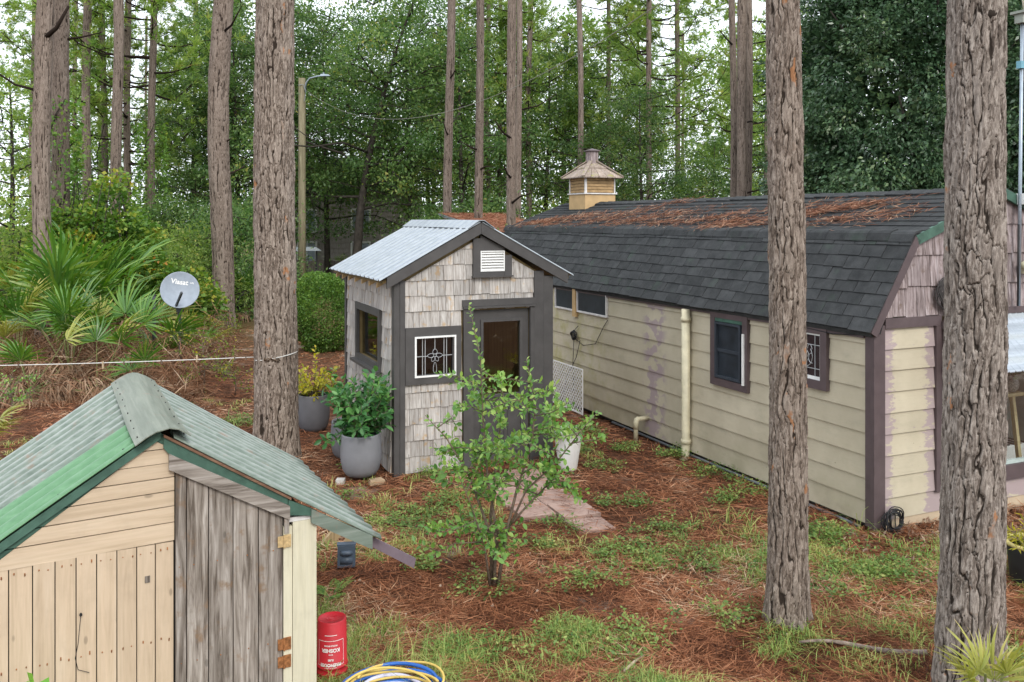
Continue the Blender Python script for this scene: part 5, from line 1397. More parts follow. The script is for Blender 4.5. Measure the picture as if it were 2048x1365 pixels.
p1_ = pot('front grey egg shaped planter at the corner post of the shed', 722, 958, .255, .52, EGG, CLAY, GPL); p1_.location.z = .045
p2_ = pot('grey egg shaped planter tucked behind the front one', 697, 915, .24, .50, EGG, CLAY, GPL)
p3_ = pot('dark grey planter holding the yellow shrub beside the big pine', 627, 862, .245, .56, EGG, plain('dark_grey_planter', (.115, .115, .125), .6, .3, 0, .12, 5, .08), GPL)
x, y = W(681, 968); g = Geo(); g.box(-.05, .05, -.05, .05, 0, .06); tag(g.obj('stone', plain('pale_block', (.45, .43, .40), .9), None, loc=(x, y, 0)), 'small pale block left under the front planter', 'block', 'blocks under the front planter')
x, y = W(753, 968); g = Geo(); g.hexa([(-.1, -.06, 0), (.1, -.05, 0), (.09, .07, 0), (-.09, .06, 0), (-.09, -.05, .06), (.09, -.05, .05), (.08, .06, .055), (-.08, .05, .06)]); tag(g.obj('stone', plain('tan_block', (.38, .27, .17), .9), None, loc=(x, y, 0), rot=(0, 0, .5)), 'tan stone right under the front planter', 'stone', 'blocks under the front planter')
def potplant(label, loc, name, seed, nst, hmin, hmax, spread, L, asp, lm, per, extra=()):
    rs = np.random.RandomState(seed); t = T(name, label, 'plant', loc, 0, 'plants growing in the planters'); st = []
    for k in range(nst):
        a = k * 2.4 + rs.uniform(-.4, .4); hh = rs.uniform(hmin, hmax); sp = spread * rs.uniform(.4, 1.1); d = np.array([math.cos(a), math.sin(a), 0]); b = d * .06
        pts = (b, b + d * sp * .3 + np.array([0, 0, hh * .4]), b + d * sp * .7 + np.array([0, 0, hh * .75]), b + d * sp + np.array([0, 0, hh])); st.append((pts, .008, .12))
        for q in range(2):
            b2 = np.array(pts[1 + q]); d2 = unit(d + rs.normal(0, .6, 3)); st.append(((b2, b2 + d2 * .12, b2 + d2 * .22 + np.array([0, 0, .04])), .005, .1))
    for e in extra: st.append(e)
    shrub(t, rs, st, L, asp, lm, per); return t
l1 = p1_.location
potplant('glossy green camellia filling the front grey planter', (l1.x, l1.y, .50), 'camellia', 5, 26, .05, .80, .34, .115, .5, CAM_, .028,
         [(((0, 0, 0), (-.15, 0, .25), (-.3, .02, .55), (-.36, .03, .86)), .008, .1), (((0, 0, 0), (.05, 0, .3), (.10, 0, .6), (.07, .02, .82)), .008, .1), (((0, 0, 0), (.15, 0, .2), (.27, 0, .42), (.34, .02, .62)), .008, .15), (((0, 0, 0), (-.2, 0, -.02), (-.38, 0, -.06), (-.5, 0, .0)), .007, .2), (((0, 0, 0), (-.1, 0, .3), (-.38, .02, .42), (-.5, .02, .5)), .008, .2)])
YEL = leafmat('yellow_leaves', [(.0, (.22, .26, .03)), (.5, (.42, .40, .05)), (1., (.60, .50, .08))], .5, .3, .4, 0)
l3 = p3_.location
potplant('yellow leaved shrub growing in the dark planter behind the big pine', (l3.x, l3.y, .52), 'yellow_shrub', 6, 16, .15, .55, .26, .075, .55, YEL, .03, [(((0, 0, 0), (.02, 0, .4), (.03, 0, .75)), .007, .3)])
wp = pot('tall white tapered planter right of the shed door', 1136, 940, .185, .52, [(.58, 0), (.62, .03), (.85, .55), (.98, .96), (1.0, 1.0), (.95, 1.0), (.93, .9)], MAT['white'], None)
l4 = wp.location
potplant('small trailing plant in the white tapered planter', (l4.x, l4.y, .46), 'trailing_plant', 7, 16, .0, .18, .24, .06, .6, SAPL, .028)
bp = pot('black pot with a pale yellow rim at the right edge', 2062, 1170, .20, .36, [(.78, 0), (.80, .02), (.92, .8), (.95, .98), (.9, 1.0), (.88, .95)], MAT['black'], None)
g = Geo(); g.lathe([(.185, .345), (.215, .352), (.222, .372), (.205, .385), (.178, .375), (.172, .34)], 36); g.obj('rim', plain('pale_yellow_rim', (.50, .42, .16), .6, .3, 0, .2, 12), bp, True)
l5 = bp.location; potplant('dry grassy plant in the black pot', (l5.x, l5.y, .32), 'pot_grass', 8, 12, .03, .2, .12, .07, .12, YEL, .02)

# thin saplings beyond the tan shed
SPA = leafmat('sparse_sapling_leaves', [(.0, (.10, .17, .03)), (.6, (.20, .25, .045)), (.9, (.42, .36, .05)), (1., (.40, .24, .05))], .5, .3, .4, 0)
def sparse(label, px, py, Hh, spread, nst, seed, lm=SPA, L=.06, per=.075, name='young_tree'):
    rs = np.random.RandomState(seed); x, y = W(px, py); t = T(name, label, 'sapling', (x, y, 0), 0, 'thin saplings by the palmettos'); st = []
    st.append((((0, 0, 0), (.02, 0, Hh * .4), (-.03, .02, Hh * .75), (.03, 0, Hh)), .014, .4))
    for k in range(nst):
        z = Hh * rs.uniform(.25, .9); a = k * 2.4; ln = spread * rs.uniform(.5, 1.1); d = np.array([math.cos(a), math.sin(a), rs.uniform(.0, .5)]); b = np.array([0, 0, z]); st.append(((b, b + d * ln * .5, b + d * ln), .006, .2))
        for q in range(2):
            b2 = b + d * ln * .6; d2 = unit(d + rs.normal(0, .7, 3)); st.append(((b2, b2 + d2 * ln * .25, b2 + d2 * ln * .45), .004, .1))
    shrub(t, rs, st, L, .55, lm, per); return t
sparse('thin sapling with sparse yellow green leaves between the dish and the big pine', 407, 805, 1.45, .75, 22, 31)
sparse('small bush with small light leaves at the left edge above the tan shed', 22, 850, .85, .5, 20, 32, SAPL, .05, .05)
sparse('low shrub at the foot of the broad dish side pine', 440, 690, .8, .6, 16, 33, SPA, .07, .05)
sparse('low yellow weed shrub right of the sapling by the dish', 470, 790, .45, .4, 12, 34)
FERN = leafmat('fern_leaves', [(.0, (.09, .19, .03)), (1., (.24, .36, .07))], .5, .3, .4, 0)
x, y = W(652, 1220); fern = T('fern', 'light green fern growing behind the red bucket', 'fern', (x, y + .22, 0)); rs = np.random.RandomState(55); VV = []; FF = []; TT = []
for k in range(13):
    a = k * 2.4 + rs.uniform(-.3, .3); el = rs.uniform(.5, 1.2); ln = rs.uniform(.22, .34); d = np.array([math.cos(a), math.sin(a), 0])
    for q in range(14):
        t = (q + 1) / 14; p = d * ln * t * math.cos(el) + np.array([0, 0, ln * (t * math.sin(el) - .35 * t * t)]); s = np.cross(d, [0, 0, 1.]); wdt = .05 * math.sin(math.pi * min(1, t * .9 + .08)) 
        for sg in (-1, 1):
            b = len(VV); dd = s * sg * wdt + d * .015 + np.array([0, 0, -.004]); VV += [p, p + dd * .5 + d * .008, p + dd, p + dd * .5 - d * .008]; FF.append([b, b + 1, b + 2, b + 3]); TT += [rs.rand()] * 4
O('fronds', np_mesh('fronds', np.array(VV), np.array(FF), {'tint': np.array(TT)}, FERN), fern)
rs = np.random.RandomState(56); t = T('garden_plant', 'bright green broad leaved plant in front of the tan shed, bottom left', 'plant', (-2.72, 4.78, .0))
st = [(((0, 0, 0), (.0, 0, .35), (.02, 0, .62)), .01, .5), (((0, 0, 0), (.05, 0, .3), (.11, 0, .6)), .01, .5), (((0, 0, 0), (-.08, 0, .3), (-.13, 0, .58)), .01, .5)]
shrub(t, rs, st, .15, .5, leafmat('bright_leaves', [(.0, (.10, .30, .03)), (1., (.22, .48, .06))], .4, .4, .35, 0), .06)

# ------------------------------------------------------------------ ground cover: straw, grass, weeds
rs = np.random.RandomState(94)
def sample(n, y0, y1, power=1.):
    u = rs.rand(n); Y = 1. / (1. / y0 + (1. / y1 - 1. / y0) * u ** power); X = rs.uniform(-.82, .76, n) * Y; return X, Y
n = 350000
X, Y = sample(n, 5.2, 26); k = ~inside(X, Y, .0) & (~on_path(X, Y) | (rs.rand(n) < .14)); X, Y = X[k], Y[k]; n = len(X)
ang = fbm(X * 2.5 + 20, Y * 2.5 + 20, 2) * 14 + rs.normal(0, 1.1, n)
D = np.stack([np.cos(ang), np.sin(ang), rs.normal(0, .12, n)], 1)
size = np.clip(Y / 9., .8, 2.0)
P = np.stack([X, Y, gz(X, Y) + .004 + .055 * on_path(X, Y) + .05 * rs.rand(n) ** 1.5 * (.4 + fbm(X * 2.2 + 5, Y * 2.2 + 5, 2))], 1)
tint = np.clip(fbm(X * 1.4, Y * 1.4, 4) * 1.0 + rs.rand(n) * .62 - .30, 0, 1)
V, F, tt = leaves(P, .19 * rs.uniform(.45, 1.25, n), rs, .034, 2., D, .05, .01, tint)
V = V.reshape(-1, 4, 3); mid = (V[:, 1] + V[:, 3]) / 2
for q in (1, 3): V[:, q] = mid + (V[:, q] - mid) * size[:, None]
V = V.reshape(-1, 3)
STRAW = leafmat('pine_straw', [(.0, (.04, .017, .010)), (.28, (.17, .062, .030)), (.55, (.36, .145, .068)), (.8, (.48, .24, .13)), (1., (.70, .52, .35))], .8, .2, .1, 0)
tag(O('pine_straw', np_mesh('pine_straw', V, F, {'tint': tt}, STRAW)), 'red brown pine straw covering the yard', 'pine straw', None, 'stuff')
# leaf litter by the barn front
n = 3500; X = rs.normal(0, 1.0, n) + 5.3; Y = rs.normal(0, .55, n) + 8.6; k = ~inside(X, Y, 0); X, Y = X[k], Y[k]; n = len(X)
V, F, tt = leaves(np.stack([X, Y, gz(X, Y) + .02 + .03 * rs.rand(n)], 1), .07 * rs.uniform(.5, 1.2, n), rs, .4, 1.5, None, 1., .1)
tag(O('leaf_litter', np_mesh('leaf_litter', V, F, {'tint': tt}, leafmat('dead_leaves', [(.0, (.10, .05, .03)), (.5, (.24, .14, .09)), (1., (.38, .27, .2))], .8, .2, .1, 0))), 'brown dead leaves in front of the barn gable', 'leaf litter', None, 'stuff')

# grass tufts
gx_, gy_ = [], []
X, Y = sample(56000, 5.0, 22)
den = fbm(X * .8 + 3, Y * .8 + 3, 3)
want = np.where(Y < 8.6, (den - .38) * 3.6, (den - .56) * 2.0)
want += 1.1 * np.exp(-(((X - .9) / 1.3) ** 2 + ((Y - 6.6) / .75) ** 2)) * (den > .36) + .7 * np.exp(-(((X - 2.6) / .9) ** 2 + ((Y - 8.2) / .5) ** 2))
want -= 1.2 * np.exp(-(((X - 1.2) / .9) ** 2 + ((Y - 9.6) / 1.0) ** 2))
want -= .5 * np.exp(-(((X + .9) / .6) ** 2 + ((Y - 7.2) / .7) ** 2))
k = (rs.rand(len(X)) < np.clip(want, 0, 1) ** 1.2 * .55 * np.clip((vnoise(X * 4 + 31, Y * 4 + 31) - .25) * 2.5, 0, 1.3)) & ~inside(X, Y, .05) & ~on_path(X, Y); X, Y = X[k], Y[k]
ex = [W(*p) for p in ((1420, 1040), (1450, 1050), (1390, 1055), (1480, 1040), (1440, 1075), (1700, 1040), (1720, 1050), (1740, 1080), (1712, 1070), (1690, 1030), (960, 1080), (985, 1090), (1660, 1110), (480, 840), (470, 860), (500, 850), (460, 850), (1375, 1065), (1500, 1060), (700, 1350), (730, 1335), (760, 1350), (800, 1340), (840, 1345), (870, 1350), (690, 1340), (850, 1330), (780, 1330), (720, 1362), (900, 1350))]
X = np.concatenate([X, [e[0] for e in ex]]); Y = np.concatenate([Y, [e[1] for e in ex]]); big = np.concatenate([np.ones(len(X) - len(ex)), 2.0 * np.ones(len(ex))])
nt = len(X); nb = 13
bx = np.repeat(X, nb) + rs.normal(0, .035, nt * nb); by = np.repeat(Y, nb) + rs.normal(0, .035, nt * nb); N = nt * nb
a = rs.rand(N) * 6.283; ln = .135 * rs.uniform(.25, 1.4, N) * np.repeat(big * rs.uniform(.6, 1.3, nt), nb); lean = rs.uniform(.4, 1.9, N)
d = np.stack([np.cos(a), np.sin(a), np.zeros(N)], 1); s = np.stack([-np.sin(a), np.cos(a), np.zeros(N)], 1) * (.0032 * np.clip(by / 8, .8, 1.8))[:, None]
B = np.stack([bx, by, gz(bx, by)], 1); z1 = np.array([[0, 0, 1.]])
p1 = B + d * (ln * .30 * lean)[:, None] + z1 * (ln * np.maximum(.3, .66 - .2 * lean))[:, None]; p2 = B + d * (ln * .85 * lean)[:, None] + z1 * (ln * np.maximum(.15, .95 - .5 * lean))[:, None]
V = np.stack([B - s, B + s, p1 + s * .8, p1 - s * .8, p2 + s * .12, p2 - s * .12], 1).reshape(-1, 3); b = np.arange(N)[:, None] * 6
F = np.concatenate([b + np.array([[0, 1, 2, 3]]), b + np.array([[3, 2, 4, 5]])], 0)
ti = np.clip(np.repeat(fbm(X * 1.3 + 50, Y * 1.3 + 50, 2), nb) * .8 + rs.rand(N) * .5 - .15, 0, 1)
GRASS = leafmat('yard_grass', [(.0, (.09, .21, .055)), (.35, (.20, .33, .08)), (.62, (.40, .44, .13)), (.85, (.56, .50, .20)), (1., (.66, .54, .32))], .55, .3, .3, 0)
tag(O('grass', np_mesh('grass', V, F, {'tint': np.repeat(ti, 6)}, GRASS)), 'thin yellow green grass tufts in the yard', 'grass', None, 'stuff')
# broad-leaved weeds
WB = [(800, 1055, .42, 60), (840, 1035, .3, 30), (880, 1010, .22, 26), (870, 955, .16, 22), (940, 1050, .3, 26), (1355, 915, .22, 44), (1250, 905, .2, 26), (1430, 950, .3, 34), (1440, 1005, .18, 22), (1545, 940, .25, 30), (1330, 1065, .35, 40), (1300, 1120, .35, 36), (1620, 1080, .3, 44), (1650, 1070, .25, 30), (1720, 1150, .5, 60), (1800, 1155, .4, 46), (1380, 1130, .4, 44), (1240, 1120, .3, 30), (1180, 1170, .3, 30),
      (1270, 1010, .2, 22), (1215, 1015, .12, 14), (1130, 1060, .22, 22), (1090, 1100, .2, 16), (730, 940, .2, 12), (840, 1140, .10, 22), (1470, 1240, .4, 34), (1270, 1290, .3, 40), (1000, 1300, .3, 20), (1140, 1290, .3, 30), (1900, 1120, .3, 20), (1980, 1120, .2, 16), (700, 1000, .15, 10), (1180, 870, .2, 22), (1210, 940, .25, 22), (1160, 905, .2, 24), (480, 850, .3, 26), (440, 745, .4, 26), (1700, 1200, .4, 24), (2010, 1330, .3, 24), (960, 1180, .3, 20), (1380, 880, .16, 20), (1500, 990, .3, 24), (1560, 1140, .3, 22)]
P = []; D = []; TI = []
for px, py, r, cnt in WB:
    x0, y0 = W(px, py)
    for q in range(int(cnt * .9)):
        x, y = x0 + rs.normal(0, r * .55), y0 + rs.normal(0, r * .5); hh = rs.uniform(.03, .15); tc = rs.rand()
        if inside(x, y, .02) or on_path(x, y): continue
        for u in range(22):
            a = rs.rand() * 6.283; P.append((x + rs.normal(0, .045), y + rs.normal(0, .045), hh * rs.uniform(.2, 1.) + .01)); D.append((math.cos(a), math.sin(a), rs.uniform(-.1, .6))); TI.append(np.clip(tc * .6 + rs.rand() * .45, 0, 1))
P = np.array(P); P[:, 2] += gz(P[:, 0], P[:, 1])
V, F, tt = leaves(P, .032 * rs.uniform(.6, 1.5, len(P)), rs, .5, 1.2, np.array(D) * 2, .4, .06, np.array(TI))
WEED = leafmat('weeds', [(.0, (.06, .13, .035)), (.45, (.14, .23, .055)), (.8, (.26, .33, .085)), (1., (.40, .41, .14))], .5, .3, .3, 0)
tag(O('weeds', np_mesh('weeds', V, F, {'tint': tt}, WEED)), 'low broad leaved weeds scattered over the straw', 'weeds', None, 'stuff')
# small pale debris
n = 420; X, Y = sample(n, 5.4, 13); k = ~inside(X, Y, .05); X, Y = X[k], Y[k]; g = Geo()
for x, y in zip(X, Y):
    s = rs.uniform(.004, .014); z = float(gz(x, y)) + .02; g.hexa([(x - s, y - s * .6, z), (x + s * .8, y - s, z), (x + s, y + s * .7, z), (x - s * .7, y + s, z), (x - s * .6, y - s * .4, z + s), (x + s * .6, y - s * .5, z + s * .8), (x + s * .5, y + s * .5, z + s), (x - s * .5, y + s * .6, z + s * .7)])
tag(g.obj('litter', plain('pale_litter', (.42, .33, .25), .8, .2, 0, .5, 60)), 'pale bark chips and crumbs on the straw', 'litter', None, 'stuff')

# pine straw on the barn roof and on the tin roof
rs = np.random.RandomState(96); P = []; D = []
u2 = np.array([AX - KX, 0, AZ - KZ]); L2 = np.linalg.norm(u2); u2 = u2 / L2
def roofpt(y, f, lift): return np.array([KX, y, KZ]) + u2 * L2 * f + np.array([-.35, 0, .93]) * lift
clumps = [(9.4, .16, .75, .12, 800), (8.2, .38, .7, .16, 420), (7.0, .30, .9, .2, 520), (6.0, .22, .7, .14, 420), (5.2, .45, .9, .16, 380), (5.0, .18, .5, .1, 300), (4.0, .28, .6, .12, 420), (3.4, .18, .4, .1, 450), (2.2, .40, .7, .14, 650), (1.5, .62, .5, .10, 420), (1.3, .3, .6, .12, 350), (2.6, .6, .9, .16, 300), (.7, .35, .4, .2, 160), (6.5, .6, 1.4, .2, 400), (3.0, .1, 1.0, .06, 260), (8.8, .03, .8, .04, 260)]
for y0, f0, sy, sf, n in clumps:
    tl = rs.uniform(.15, .55)
    for q in range(n):
        dy = rs.normal(0, sy * .55); y = y0 + dy; f = f0 - dy * tl * .6 + rs.normal(0, sf * .45)
        if not (.0 < y < LEN - .1 and -.02 < f < 1.0): continue
        p = roofpt(y, f, .02 + .02 * rs.rand()); a = rs.normal(.35, .7); d = np.array([0, 1, 0]) * math.cos(a) * rs.choice([-1, 1]) + u2 * math.sin(a); P.append(p); D.append(d)
P = np.array(P); V, F, tt = leaves(P, .19 * rs.uniform(.5, 1.1, len(P)), rs, .042, .2, np.array(D), .08, .01)
STRAWR = leafmat('roof_straw', [(.0, (.12, .05, .03)), (.5, (.275, .12, .07)), (.85, (.40, .215, .135)), (1., (.52, .38, .26))], .8, .2, .1, 0)
tag(O('roof_straw', np_mesh('roof_straw', V, F, {'tint': tt}, STRAWR), None, barn.location, (0, 0, A)), 'rust red pine needles drifted over the upper barn roof', 'pine needles', None, 'stuff')

# ------------------------------------------------------------------ small things
# satellite dish
dish = T('satellite_dish', 'grey satellite dish on a pole among the palmettos, white lettering across its face', 'satellite dish', ((364 - 1024) / 1750 * 17.5, 17.5, 0))
nrm_ = Vector((.46, -1, .42)).normalized(); q = nrm_.to_track_quat('Z', 'Y')
ctr = Vector((.0, -.12, EYE - (581 - 440) / 100.))
DG = plain('dish_grey', (.27, .31, .36), .5, .35, 0, .10, 9); DK = plain('dish_bracket', (.05, .055, .06), .5, .4, 0, .2, 9)
Rr = .375; g = Geo(); g.lathe([(.001, -.001)] + [(Rr * t, .07 * t * t) for t in np.linspace(.15, 1, 8)] + [(Rr + .012, .072), (Rr + .012, .056), (Rr * .95, .048), (Rr * .5, .0), (.001, -.025)], 48)
qm = q.to_matrix().to_4x4()
roll = Matrix.Rotation(math.radians(-10), 4, 'Z')
o_ = g.obj('reflector', DG, dish, True); o_.location = ctr; o_.rotation_euler = (qm @ roll).to_euler(); o_.scale = (.95, .97, 1)
cu = bpy.data.curves.new('lettering', 'FONT'); cu.body = 'Viasat'; cu.size = .135; cu.align_x = 'CENTER'; cu.offset = .003
to = bpy.data.objects.new('lettering', cu); C.objects.link(to); bpy.context.view_layer.update()
me = bpy.data.meshes.new_from_object(to.evaluated_get(bpy.context.evaluated_depsgraph_get())); bpy.data.objects.remove(to); me.materials.clear(); me.materials.append(MAT['white'])
# the trademark's small pulse after the word
import bmesh
bm = bmesh.new(); bm.from_mesh(me)
def strip(bm, pts, wd):
    for p, q_ in zip(pts[:-1], pts[1:]):
        d = Vector(q_) - Vector(p); s = Vector((-d.y, d.x, 0)).normalized() * wd / 2; d = d.normalized() * wd / 3
        bm.faces.new([bm.verts.new(Vector(p) - d - s), bm.verts.new(Vector(q_) + d - s), bm.verts.new(Vector(q_) + d + s), bm.verts.new(Vector(p) - d + s)])
strip(bm, [(.20, .045, 0), (.235, .045, 0), (.25, .06, 0), (.262, .03, 0), (.278, .045, 0), (.292, .075, 0), (.292, .01, 0)], .012)
for v_ in bm.verts:
    v_.co.x -= .03; v_.co.y += .13
    r2 = (v_.co.x ** 2 + v_.co.y ** 2) / Rr ** 2; v_.co.z = .07 * r2 + .004
bm.to_mesh(me); bm.free()
o_ = O('lettering', me, dish); o_.location = ctr; o_.rotation_euler = (qm @ roll).to_euler()
low = ctr + (q @ (roll.to_3x3() @ Vector((-.03, -.36, .0))))
g = Geo(); g.bar(low, ctr + Vector((.20, -.42, -.0)), .035, .045); g.obj('feed_arm', DK, dish)
g = Geo(); g.box(-.07, .03, -.12, .02, low.z - .10, low.z + .03); g.tube([(-.03, -.06, low.z - .25), (-.03, -.06, low.z - .05)], .035, 10); g.obj('bracket', DK, dish)
g = Geo(); g.tube([(-.02, -.05, -.1), (-.02, -.05, low.z - .06)], .026, 10); g.obj('mast', DK, dish, True)
x, y = (308 - 1024) / 1750 * 18.2, 18.2
g = Geo(); g.tube([(0, 0, -.1), (0, 0, 1.62)], .035, 10); g.tube([(0, 0, 1.62), (0, 0, 1.64)], .04, 10); tag(g.obj('metal_post', DK, None, True, loc=(x, y, 0)), 'short dark metal post left of the satellite dish', 'post')

# clothesline
ROPE = plain('white_rope', (.60, .59, .56), .7, .2, 0, .1, 40)
cl = T('clothesline', 'white clothesline tied round the big pine and running off to the left', 'clothesline', (0, 0, 0))
tx, ty = t1.location.x, t1.location.y; zc = 1.40; pa = Vector((tx - .26, ty - .08, zc - .01)); pb = Vector((-8.6, 10.95, 1.35)); g = Geo()
pts = [pa + (pb - pa) * t + Vector((0, 0, -.03 * 4 * t * (1 - t))) for t in np.linspace(0, 1, 14)]; g.tube(pts, .0062, 6)
pts = [(tx + .275 * math.cos(a_), ty + .275 * math.sin(a_), zc + .03 * math.sin(a_ + 1.4) + .02 * math.cos(a_)) for a_ in np.linspace(-2.9, 3.3, 30)]; g.tube(pts, .0065, 6); g.obj('rope', ROPE, cl, True)
g = Geo()
for k in range(7): g.tube([(tx - .10 + .03 * k + .02 * math.cos(2 * k), ty - .275, zc - .03 + .02 * math.sin(3 * k)), (tx - .08 + .03 * k, ty - .30, zc + .015 * math.cos(2 * k)), (tx - .06 + .03 * k, ty - .275, zc - .02 + .03 * math.sin(k))], .008, 5)
g.obj('knot', plain('old_rope', (.13, .09, .06), .9), cl, True)
cp = T('clothesline_post', 'wooden post holding the far left end of the clothesline', 'post', (-8.62, 10.95, 0)); g = Geo(); g.box(-.045, .045, -.045, .045, -.1, 1.55); g.obj('post', MAT['post'], cp); g = Geo(); g.tube([(.046, 0, 1.35), (.03, -.047, 1.35), (-.046, -.047, 1.35)], .01, 6); g.obj('hook', MAT['steel'], cp)
PEG = plain('clothespin_wood', (.46, .36, .24), .7); PEGD = plain('old_clothespin_wood', (.14, .10, .07), .8)
for px, d_, lb in ((50, 1, 'dark clothespin leftmost on the clothesline'), (208, 0, 'tan wooden clothespin hanging on the clothesline'), (248, 1, 'dark clothespin right of the tan one on the line'), (320, 1, 'dark clothespin below the dish on the line'), (388, 2, 'pale clothespin standing up on the clothesline'), (462, 1, 'dark clothespin near the middle of the line right of the pale one'), (484, 1, 'dark clothespin nearest the big pine on the line')):
    t = ((px - 1024) / 1750 * 11.35 - pa.x) / (pb.x - pa.x); p = pa + (pb - pa) * t + Vector((0, 0, -.03 * 4 * t * (1 - t)))
    g = Geo(); up_ = .06 if d_ == 2 else .02; dn = .03 if d_ == 2 else .075
    if d_ == 1: up_, dn = .015, .035
    g.box(-.007, .007, -.014, -.009, -dn, up_); g.box(-.007, .007, .009, .014, -dn, up_); g.box(-.006, .006, -.009, .009, .010, .014)
    tag(g.obj('clothespin', PEGD if d_ == 1 else PEG, None, loc=p), lb, 'clothespin', 'clothespins on the line')

# utility pole with a street light, and its cable
Yp = 35.; xp = (604 - 1024) / 1750 * Yp; zt = EYE + (440 - 157) / 1750 * Yp
pole = T('utility_pole', 'old wooden utility pole with a grey lamp arm behind the clothesline pine', 'utility pole', (xp, Yp, 0))
g = Geo(); g.tube([(0, 0, -.2), (0, 0, 3), (0, 0, zt)], [.16, .15, .135], 14); g.obj('pole', wood('old_pole_wood', (.11, .095, .06), (.22, .19, .12), (.33, .30, .20), 'z', .5, .9, .4, False, .1), pole, True)
g = Geo(); g.tube([(.14, -.05, zt - .55), (.17, -.05, zt - .2), (.32, -.08, zt - .02), (.65, -.12, zt + .06), (1.1, -.2, zt + .08)], .035, 8); g.obj('lamp_arm', MAT['steel'], pole, True)
g = Geo(); g.hexa([(.75, -.25, zt + .05), (1.2, -.28, zt + .05), (1.2, -.12, zt + .05), (.75, -.1, zt + .05), (.8, -.22, zt + .14), (1.1, -.24, zt + .12), (1.1, -.15, zt + .12), (.8, -.13, zt + .14)]); g.tube([(.9, -.18, zt + .13), (.9, -.18, zt + .2)], .04, 8); g.obj('lamp_head', MAT['steel'], pole)
g = Geo(); g.tube([(-.1, -.16, zt - .3), (.1, -.17, zt - .28), (.2, -.17, zt - .6), (.12, -.17, zt - .95)], .012, 5); g.obj('pole_wire', MAT['steel'], pole)
A_ = Vector((xp + .14, Yp - .1, zt - .45)); B_ = Vector((3.0, 13.2, 7.0)); g = Geo()
pts = [A_ + (B_ - A_) * t + Vector((0, 0, -1.7 * 4 * t * (1 - t))) for t in np.linspace(0, 1.12, 34)]; g.tube(pts, .0075, 5)
tag(g.obj('overhead_cable', plain('grey_cable', (.22, .21, .18), .7)), 'sagging cable strung from the utility pole up to the top right', 'cable')

# brick pile
BR = [plain('red_brick_a', (.27, .10, .06), .9, .1, 0, .3, 14, .3), plain('red_brick_b', (.33, .15, .09), .9, .1, 0, .3, 14, .3), plain('tan_brick', (.36, .22, .12), .9, .1, 0, .3, 14, .3)]
BM = [Geo().box(-.10, .10, -.047, .047, 0, .062).mesh('brick', b) for b in BR]
x, y = W(112, 895); bp_ = T('brick_pile', 'pile of old red bricks on the straw behind the tan shed roof', 'bricks', (x, y, 0), .15)
for k, (bx_, by_, lv, rz_) in enumerate([(-.1, 0, 0, 1.5), (0, .0, 0, 1.6), (.1, 0, 0, 1.5), (.2, .0, 0, 1.6), (.08, -.05, 1, .05), (.08, .05, 1, .1), (-.12, .02, 1, 1.4), (.27, .0, 1, 1.5), (.08, -.06, 2, .08), (.06, .04, 2, .03), (-.13, .0, 2, .3), (.08, -.02, 3, .05), (.04, .08, 3, .12), (-.08, .06, 3, .2), (.26, .03, 2, 1.2), (.42, .16, 0, .2), (.43, .17, 1, .25), (.42, .15, 2, .15), (-.24, -.04, 0, .9), (-.2, -.1, 0, .4)]):
    O('brick', BM[k % 3], bp_, (bx_, by_, .01 + lv * .064), (RS.uniform(-.03, .03), RS.uniform(-.03, .03), rz_))

# red bucket, upside down
x, y = W(664, 1352); bk = T('bucket', 'red plastic bucket standing upside down with upside down white lettering', 'bucket', (x, y, 0))
RED = plain('red_plastic', (.44, .018, .028), .45, .4, 0, .14, 6, .06); HB = .41; RB = .107; RT = .100
g = Geo(); g.lathe([(RB + .004, 0), (RB + .005, .012), (RB, .016), (RB, .05), (RB + .004, .053), (RB + .004, .058), (RB - .001, .062), (RB - .001, .092), (RB + .004, .095), (RB + .003, .1), (RB - .003, .106), (RT, HB - .006), (RT - .004, HB), (RT - .010, HB + .001), (RT - .014, HB - .004), (.001, HB - .004)], 48); g.obj('body', RED, bk, True)
g = Geo(); g.lathe([(.022, HB - .0035), (.024, HB - .001), (.026, HB - .0035)], 24); g.lathe([(.040, HB - .0035), (.041, HB - .002), (.042, HB - .0035)], 24); g.obj('base_ring', RED, bk, True)
def on_bucket(txt, size, z, ang, bold=.0012):
    cu = bpy.data.curves.new('print', 'FONT'); cu.body = txt; cu.size = size; cu.align_x = 'CENTER'; cu.offset = bold
    to = bpy.data.objects.new('print', cu); C.objects.link(to); bpy.context.view_layer.update()
    me = bpy.data.meshes.new_from_object(to.evaluated_get(bpy.context.evaluated_depsgraph_get())); bpy.data.objects.remove(to)
    bm = bmesh.new(); bm.from_mesh(me); bmesh.ops.subdivide_edges(bm, edges=[e for e in bm.edges if e.calc_length() > .006], cuts=2)
    for v_ in bm.verts:
        zz = z - v_.co.y; rr = RB + (RT - RB) * zz / HB + .0016; an = ang - v_.co.x / rr
        v_.co = Vector((rr * math.cos(an), rr * math.sin(an), zz))
    bm.to_mesh(me); bm.free(); me.materials.clear(); me.materials.append(MAT['white'])
    return O('print', me, bk)
a0 = -math.pi / 2 + .12
on_bucket('KOSHER', .034, .236, a0, .0012); on_bucket('PICKLE SPEARS', .014, .262, a0, .0004); on_bucket('BRAND', .009, .2, a0, .0003)
on_bucket('FIREHOUSE', .030, .135, a0, .0010); on_bucket('SUBS', .018, .166, a0, .0006); on_bucket('FOUNDED BY FIREMEN', .0085, .108, a0, .0002)
g = Geo(); aw_ = .92
